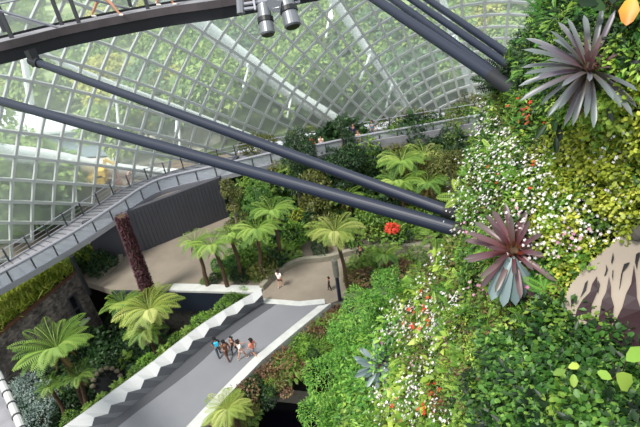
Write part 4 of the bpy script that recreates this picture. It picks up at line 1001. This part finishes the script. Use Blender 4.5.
p = P(119, 254, 0); th = thing('info_totem', 'slim black upright panel left of the purple column', 'sign', p); obj('panel', bar(p+[0, 0, .4], p+[0, 0, 2.1], .55, .12), MT['post'], th); obj('foot', bar(p, p+[0, 0, .4], .2, .1), MT['rail'], th)
MT['rockdark2'] = plain('mossy_stone', '#6b6a60', .9, 0, .3, 4)
# slender dark mast with grey bracket by the yellow tree fern
b = P(340, 300, 0); th = thing('mottled_column', 'slender dark column with grey mottled top beside the yellow-green tree fern', 'column', b)
obj('shaft', tube([b, b+[0, 0, 2.2]], .13, 12), MT['tube'], th); obj('sleeve', tube([b+[0, 0, 2.2], b+[0, 0, 3.6]], .2, 12), MT['rockdark2'], th)
MT['rockdark2'] = plain('mossy_stone', '#6b6350', .9, 0, .3, 4)
# cave mouth and stones in the pit
cm = P(107, 384, -3.2); th = thing('rock_arch', 'rough stone arch over a dark opening in the pit', 'rock', cm)
st_ = []
for k in range(9):
    a = PI*k/8; c = cm+Ul*math.cos(a)*1.05+np.array([0, .75, .65])*math.sin(a)*1.1; rock('arch_stone', c, .2, MT['rockdark2'], None, (1, .8, .8), th)
obj('recess_shade', merge([tube([cm+[0, .2, -.25], cm+[0, 1.3, -1.6]], 1.05, 20)]), MT['matte_black'], th)  # solid black drum, the shade inside the opening put into its colour

# outdoor trees
def tproto(name, key, n, lsz, rad=(3.2, 3.2, 2.8)):
    r = bpy.data.objects.new(name, None); C.objects.link(r); WL[r.name] = np.zeros(3); cl = Cloud()
    for k in range(6): blob(cl, np.array([random.gauss(0, 1.5), random.gauss(0, 1.5), 4.2+random.gauss(0, 1)]), (2, 2, 1.7), n//6, T_WIDE, lsz, -.6, .5, .35)
    obj('foliage', cl.get(), L[key], r); obj('trunk', tube([(0, 0, -1), (.1, 0, 2), (0, .1, 4.5)], [.3, .22, .1], 7), MT['bark_grey'], r); return r
TA, TB, TC = tproto('outdoor_tree', 'out', 2600, .55), tproto('dark_outdoor_tree', 'out2', 2600, .55), tproto('yellow_outdoor_tree', 'outyel', 2400, .5)
lab = {TA: 'pale green tree growing outside beyond the glass', TB: 'darker green tree growing outside beyond the glass', TC: 'yellow-green tree growing outside beyond the glass'}
cnt = 0; pts = []
roads = [[(-60, 104), (60, 126), (230, 124), (240, 150), (200, 178), (-60, 176)], [(410, 92), (540, 90), (540, 125), (420, 108)]]
while cnt < 230 and len(pts) < 20000:
    r_ = 54+random.random()**1.6*230; a = R(random.uniform(-44, 48)); x, y = r_*math.sin(a)+5, r_*math.cos(a)
    pts.append(0); e_ = ((x-EC[0])/EA[0])**2+((y-EC[1])/EA[1])**2
    if e_ < 1.3: continue
    q = proj((x, y, 2))
    if q[0] < -40 or q[0] > 600 or q[1] > 250 or q[1] < -60: continue
    if any(inpoly(q[0], q[1], r) for r in roads) and random.random() < .85: continue
    k = random.choices([TA, TB, TC], [5, 4, 2])[0]; s = random.uniform(.55, 1.25)*(1+r_/400)
    place(k, (x, y, -.5), random.random()*6.28, s, lab[k], 'tree', {TA: 'pale trees outside the glass', TB: 'darker trees outside the glass', TC: 'yellow-green trees outside the glass'}[k]); cnt += 1

# ================================================================== PEOPLE
def skin(name, pts, edges, rad, mat, parent, sub=1):
    me = bpy.data.meshes.new(name); me.from_pydata([tuple(p) for p in pts], edges, [])
    o = bpy.data.objects.new(name+'_cage', me); C.objects.link(o); md = o.modifiers.new('skin', 'SKIN'); md.use_smooth_shade = True
    for i, r in enumerate(rad): v_ = me.skin_vertices[0].data[i]; v_.radius = (r, r) if not hasattr(r, '__len__') else r; v_.use_root = (i == 0)
    s_ = o.modifiers.new('sub', 'SUBSURF'); s_.levels = sub; s_.render_levels = sub
    dg_ = bpy.context.evaluated_depsgraph_get(); m2 = bpy.data.meshes.new_from_object(o.evaluated_get(dg_)); m2.name = name
    bpy.data.objects.remove(o); bpy.data.meshes.remove(me)
    m2.materials.clear(); m2.materials.append(mat)
    r_ = bpy.data.objects.new(name, m2); C.objects.link(r_); r_.parent = parent; return r_
CM = {}
def cloth(hexc):
    if hexc not in CM: CM[hexc] = plain('cloth_'+str(len(CM)), hexc, .85)
    return CM[hexc]
def person(label, loc, face, h, top, bottom, hair, legs='short', stride=.3, sleeve='short', skinm='skin', arm=.25, extra=None, group=None, hold=0):
    p = thing('person', label, 'person', loc); p.rotation_euler = (0, 0, R(face)); p.scale = (h, h, h)          # faces +y before turning
    s = stride*.5
    J = {'pel': (0,0,.52), 'bel': (0,0,.62), 'che': (0,.01,.74), 'nek': (0,.0,.845), 'hd0': (0,.01,.885), 'hd1': (0,.015,.925), 'hd2': (0,.005,.965)}
    for sd, sx in (('l', -1), ('r', 1)):
        f = s if sx > 0 else -s
        J['hip'+sd] = (sx*.052, 0, .49); J['kne'+sd] = (sx*.056, f*.6+.03, .275); J['ank'+sd] = (sx*.056, f*1.05-.01, .045+(.02 if f < 0 else 0)); J['toe'+sd] = (sx*.062, f*1.05+.085, .018)
        J['sho'+sd] = (sx*.112, 0, .80); J['elb'+sd] = (sx*.145, -f*.5*arm*4-.02, .635); wz = .50 if not hold else .6
        J['wri'+sd] = (sx*.14, -f*.6*arm*4+.05+(.12 if hold else 0), wz)
    def sub(keys, edges, rads): ix = {k: i for i, k in enumerate(keys)}; return [J[k] for k in keys], [(ix[a], ix[b]) for a, b in edges], rads
    keys = ['pel','bel','che','nek','hd0','hd1','hd2']; rads = [(.085,.06),(.075,.055),(.092,.062),(.032,.034),(.05,.056),(.058,.066),(.045,.052)]; ed = [('pel','bel'),('bel','che'),('che','nek'),('nek','hd0'),('hd0','hd1'),('hd1','hd2')]
    for sd in 'lr':
        keys += ['hip'+sd,'kne'+sd,'ank'+sd,'toe'+sd,'sho'+sd,'elb'+sd,'wri'+sd]; rads += [.055,.036,.022,.018,.036,.026,.018]
        ed += [('pel','hip'+sd),('hip'+sd,'kne'+sd),('kne'+sd,'ank'+sd),('ank'+sd,'toe'+sd),('che','sho'+sd),('sho'+sd,'elb'+sd),('elb'+sd,'wri'+sd)]
        sx = -1 if sd == 'l' else 1; w_ = np.array(J['wri'+sd]); J['plm'+sd] = tuple(w_+[0, .015, -.04]); keys.append('plm'+sd); rads.append((.018, .011)); ed.append(('wri'+sd, 'plm'+sd))
        for fi, (dx, ln) in enumerate(((-.015, .036), (-.005, .043), (.005, .041), (.014, .032))):
            J[f'f{fi}{sd}'] = tuple(w_+[dx, .018, -.06]); J[f'g{fi}{sd}'] = tuple(w_+[dx*1.1, .03, -.06-ln*.8]); keys += [f'f{fi}{sd}', f'g{fi}{sd}']; rads += [.0052, .0045]; ed += [('plm'+sd, f'f{fi}{sd}'), (f'f{fi}{sd}', f'g{fi}{sd}')]
        J['th'+sd] = tuple(w_+[-sx*.024, .03, -.045]); J['ti'+sd] = tuple(w_+[-sx*.022, .042, -.068]); keys += ['th'+sd, 'ti'+sd]; rads += [.006, .005]; ed += [('wri'+sd, 'th'+sd), ('th'+sd, 'ti'+sd)]
    J['nos'] = (0, .085, .918); keys.append('nos'); rads.append(.008); ed.append(('hd1', 'nos'))
    a, b, c = sub(keys, ed, rads); skin('body', a, b, c, MT[skinm], p)
    # shirt
    k2 = ['bel','pel','che','sb','shol','shor']; J['sb'] = (0, 0, .825); r2 = [(.09,.068),(.092,.068),(.105,.075),(.045,.045),.046,.046]; e2 = [('bel','pel'),('bel','che'),('che','sb'),('che','shol'),('che','shor')]
    for sd in 'lr':
        J['sl'+sd] = tuple(np.array(J['sho'+sd])*.35+np.array(J['elb'+sd])*.65); k2.append('sl'+sd); r2.append(.038); e2.append(('sho'+sd, 'sl'+sd))
        if sleeve == 'long': k2 += ['elb'+sd, 'wri'+sd]; r2 += [.036, .027]; e2 += [('sl'+sd, 'elb'+sd), ('elb'+sd, 'wri'+sd)]
    a, b, c = sub(k2, e2, r2); skin('shirt', a, b, c, cloth(top), p)
    J['pw'] = (0, 0, .575); k3 = ['pel','pw','hipl','hipr']; r3 = [(.096,.07),(.088,.066),.066,.066]; e3 = [('pel','pw'),('pel','hipl'),('pel','hipr')]
    for sd in 'lr':
        J['mt'+sd] = tuple(np.array(J['hip'+sd])*.35+np.array(J['kne'+sd])*.65); k3.append('mt'+sd); r3.append(.054); e3.append(('hip'+sd, 'mt'+sd))
        if legs == 'long': k3 += ['kne'+sd, 'ank'+sd]; r3 += [.046, .034]; e3 += [('mt'+sd, 'kne'+sd), ('kne'+sd, 'ank'+sd)]
    a, b, c = sub(k3, e3, r3); skin('trousers' if legs == 'long' else 'shorts', a, b, c, cloth(bottom), p)
    J['h0'] = (0, -.012, .94); J['h1'] = (0, -.01, .975); J['h2'] = (0, -.045, .90); J['h3'] = (0, -.05, .82)
    kk = ['h0', 'h1', 'h2']+(['h3'] if extra == 'longhair' else []); a, b, c = sub(kk, [('h0','h1'),('h0','h2')]+([('h2','h3')] if extra == 'longhair' else []), [(.064,.062),(.048,.05),(.045,.03)]+([.026] if extra == 'longhair' else [])); skin('hair', a, b, c, cloth(hair), p)
    for sd in 'lr':
        a_, t_ = np.array(J['ank'+sd]), np.array(J['toe'+sd]); skin('shoe', [a_+[0, -.02, -.02], (a_+t_)/2+[0, 0, -.005], t_], [(0, 1), (1, 2)], [.027, .027, .022], cloth('#d8d4d0' if legs == 'short' else '#2a2426'), p)
    e1 = merge([tube([(x, .068, .932), (x, .082, .932)], .006, 8) for x in (-.022, .022)]); m_ = link_mesh('eyes', *e1, MT['eye']); o = bpy.data.objects.new('eyes', m_); C.objects.link(o); o.parent = p
    mo = link_mesh('mouth', *bar((-.016, .078, .897), (.016, .078, .897), .008, .005), cloth('#8a3f3c')); o = bpy.data.objects.new('mouth', mo); C.objects.link(o); o.parent = p
    if extra == 'backpack':
        bx = merge([bar((0, -.1, .64), (0, -.1, .82), .16, .09, (0, 1, 0)), bar((0, -.15, .66), (0, -.15, .74), .11, .03, (0, 1, 0))]); m_ = link_mesh('backpack', *bx, cloth('#35b3d6')); o = bpy.data.objects.new('backpack', m_); C.objects.link(o); o.parent = p
    return p
Z = .04
person('visitor in black with a bright blue backpack, leftmost on the footbridge', P(220, 356, Z), 20, 1.68, '#2a2c33', '#33404e', '#1b1512', 'long', .25, extra='backpack')
person('person in brown clothes walking second from left on the footbridge', P(228.5, 359, Z), 35, 1.66, '#6b4630', '#5a3526', '#1d1512', 'long', .35, 'long')
person('small person in dark clothes in the middle of the footbridge group', P(235, 352, Z), 160, 1.35, '#3a2f33', '#22232a', '#1b1512', 'long', .3)
person('person in white top and pale shorts with one arm held out on the footbridge', P(243, 359, Z), 300, 1.68, '#e6e0dc', '#d9c9c6', '#2c1d18', 'short', .3, hold=1)
person('woman in coral top and grey shorts, rightmost on the footbridge', P(255, 357, Z), 60, 1.62, '#ec8a72', '#6d6f7c', '#20130f', 'short', .35, extra='longhair')
person('person in white shirt and dark shorts alone on the path', P(281, 287, .02), 330, 1.62, '#f0ecea', '#5d3a38', '#2a1c17', 'short', .2)
person('dark-clothed person standing by the kerb near the mottled column', P(361, 262, .02), 200, 1.6, '#2b2d3a', '#22242c', '#191412', 'long', .15, 'long')
person('small dark-clothed person near the end of the footbridge beside the wall plants', P(330, 290, .02), 100, 1.2, '#201c20', '#1c1a1e', '#191412', 'long', .15, 'long')
person('person in pale pink top and dark trousers on the far walkway', P(359, 147.5, 4.02), 190, 1.65, '#dcc4b8', '#4a4650', '#8a6a50', 'long', .1, 'long')
person('person in dark blue jacket behind the pale pink one on the far walkway', P(354, 140, 4.02), 200, 1.7, '#26335c', '#2a3450', '#241a18', 'long', .1, 'long')
person('person in teal blue shirt near the railing of the far walkway', P(373, 137, 4.02), 150, 1.65, '#3f7fa0', '#55606e', '#1f1a18', 'long', .1)
person('person in bright red shirt at the walkway left of the rounded tree', P(314, 153, 4.02), 180, 1.7, '#cf2f33', '#3a3a42', '#241a18', 'long', .1)
person('person in pale shirt next to the red-shirted visitor on the walkway', P(322.5, 152, 4.02), 170, 1.65, '#e8dcd2', '#5a5560', '#241a18', 'long', .1)
person('striding visitor in blue-grey shorts and bare legs on the high walkway', P(107, 17, 21.33), 250, 1.7, '#8fa3b8', '#5f6f84', '#2c1d18', 'short', .75)
person('barelegged visitor further right on the high walkway, cropped at the top edge', P(166, 6, 21.33), 260, 1.68, '#d8d0cc', '#4a4d58', '#2c1d18', 'short', .4)
# ================================================================== LIGHT
w = bpy.data.worlds.new('overcast_sky'); sc.world = w; w.use_nodes = True
nt = w.node_tree; bg = nt.nodes['Background']
tc = nt.nodes.new('ShaderNodeTexCoord'); sp = nt.nodes.new('ShaderNodeSeparateXYZ'); nt.links.new(tc.outputs['Generated'], sp.inputs[0])
rp = nt.nodes.new('ShaderNodeValToRGB'); e = rp.color_ramp.elements
e[0].position = 0; e[0].color = (.75, .8, .84, 1); e[1].position = .6; e[1].color = (.9, .96, 1, 1)
nt.links.new(sp.outputs['Z'], rp.inputs[0]); nt.links.new(rp.outputs[0], bg.inputs[0]); bg.inputs[1].default_value = .98
sun = bpy.data.lights.new('sun', 'SUN'); sun.energy = 3.9; sun.angle = R(14); sun.color = (1, .97, .9)
so = bpy.data.objects.new('sun', sun); C.objects.link(so)
so.rotation_euler = Vector((.45, .35, -1)).to_track_quat('-Z', 'Y').to_euler()
vs = sc.view_settings; sc.display_settings.display_device = 'sRGB'
vs.view_transform = 'Standard'; vs.look = 'None'; vs.gamma = 1; vs.use_curve_mapping = False; vs.exposure = .35
sc.cycles.use_denoising = True
sc.cycles.max_bounces = 6; sc.cycles.transparent_max_bounces = 16; sc.cycles.diffuse_bounces = 3
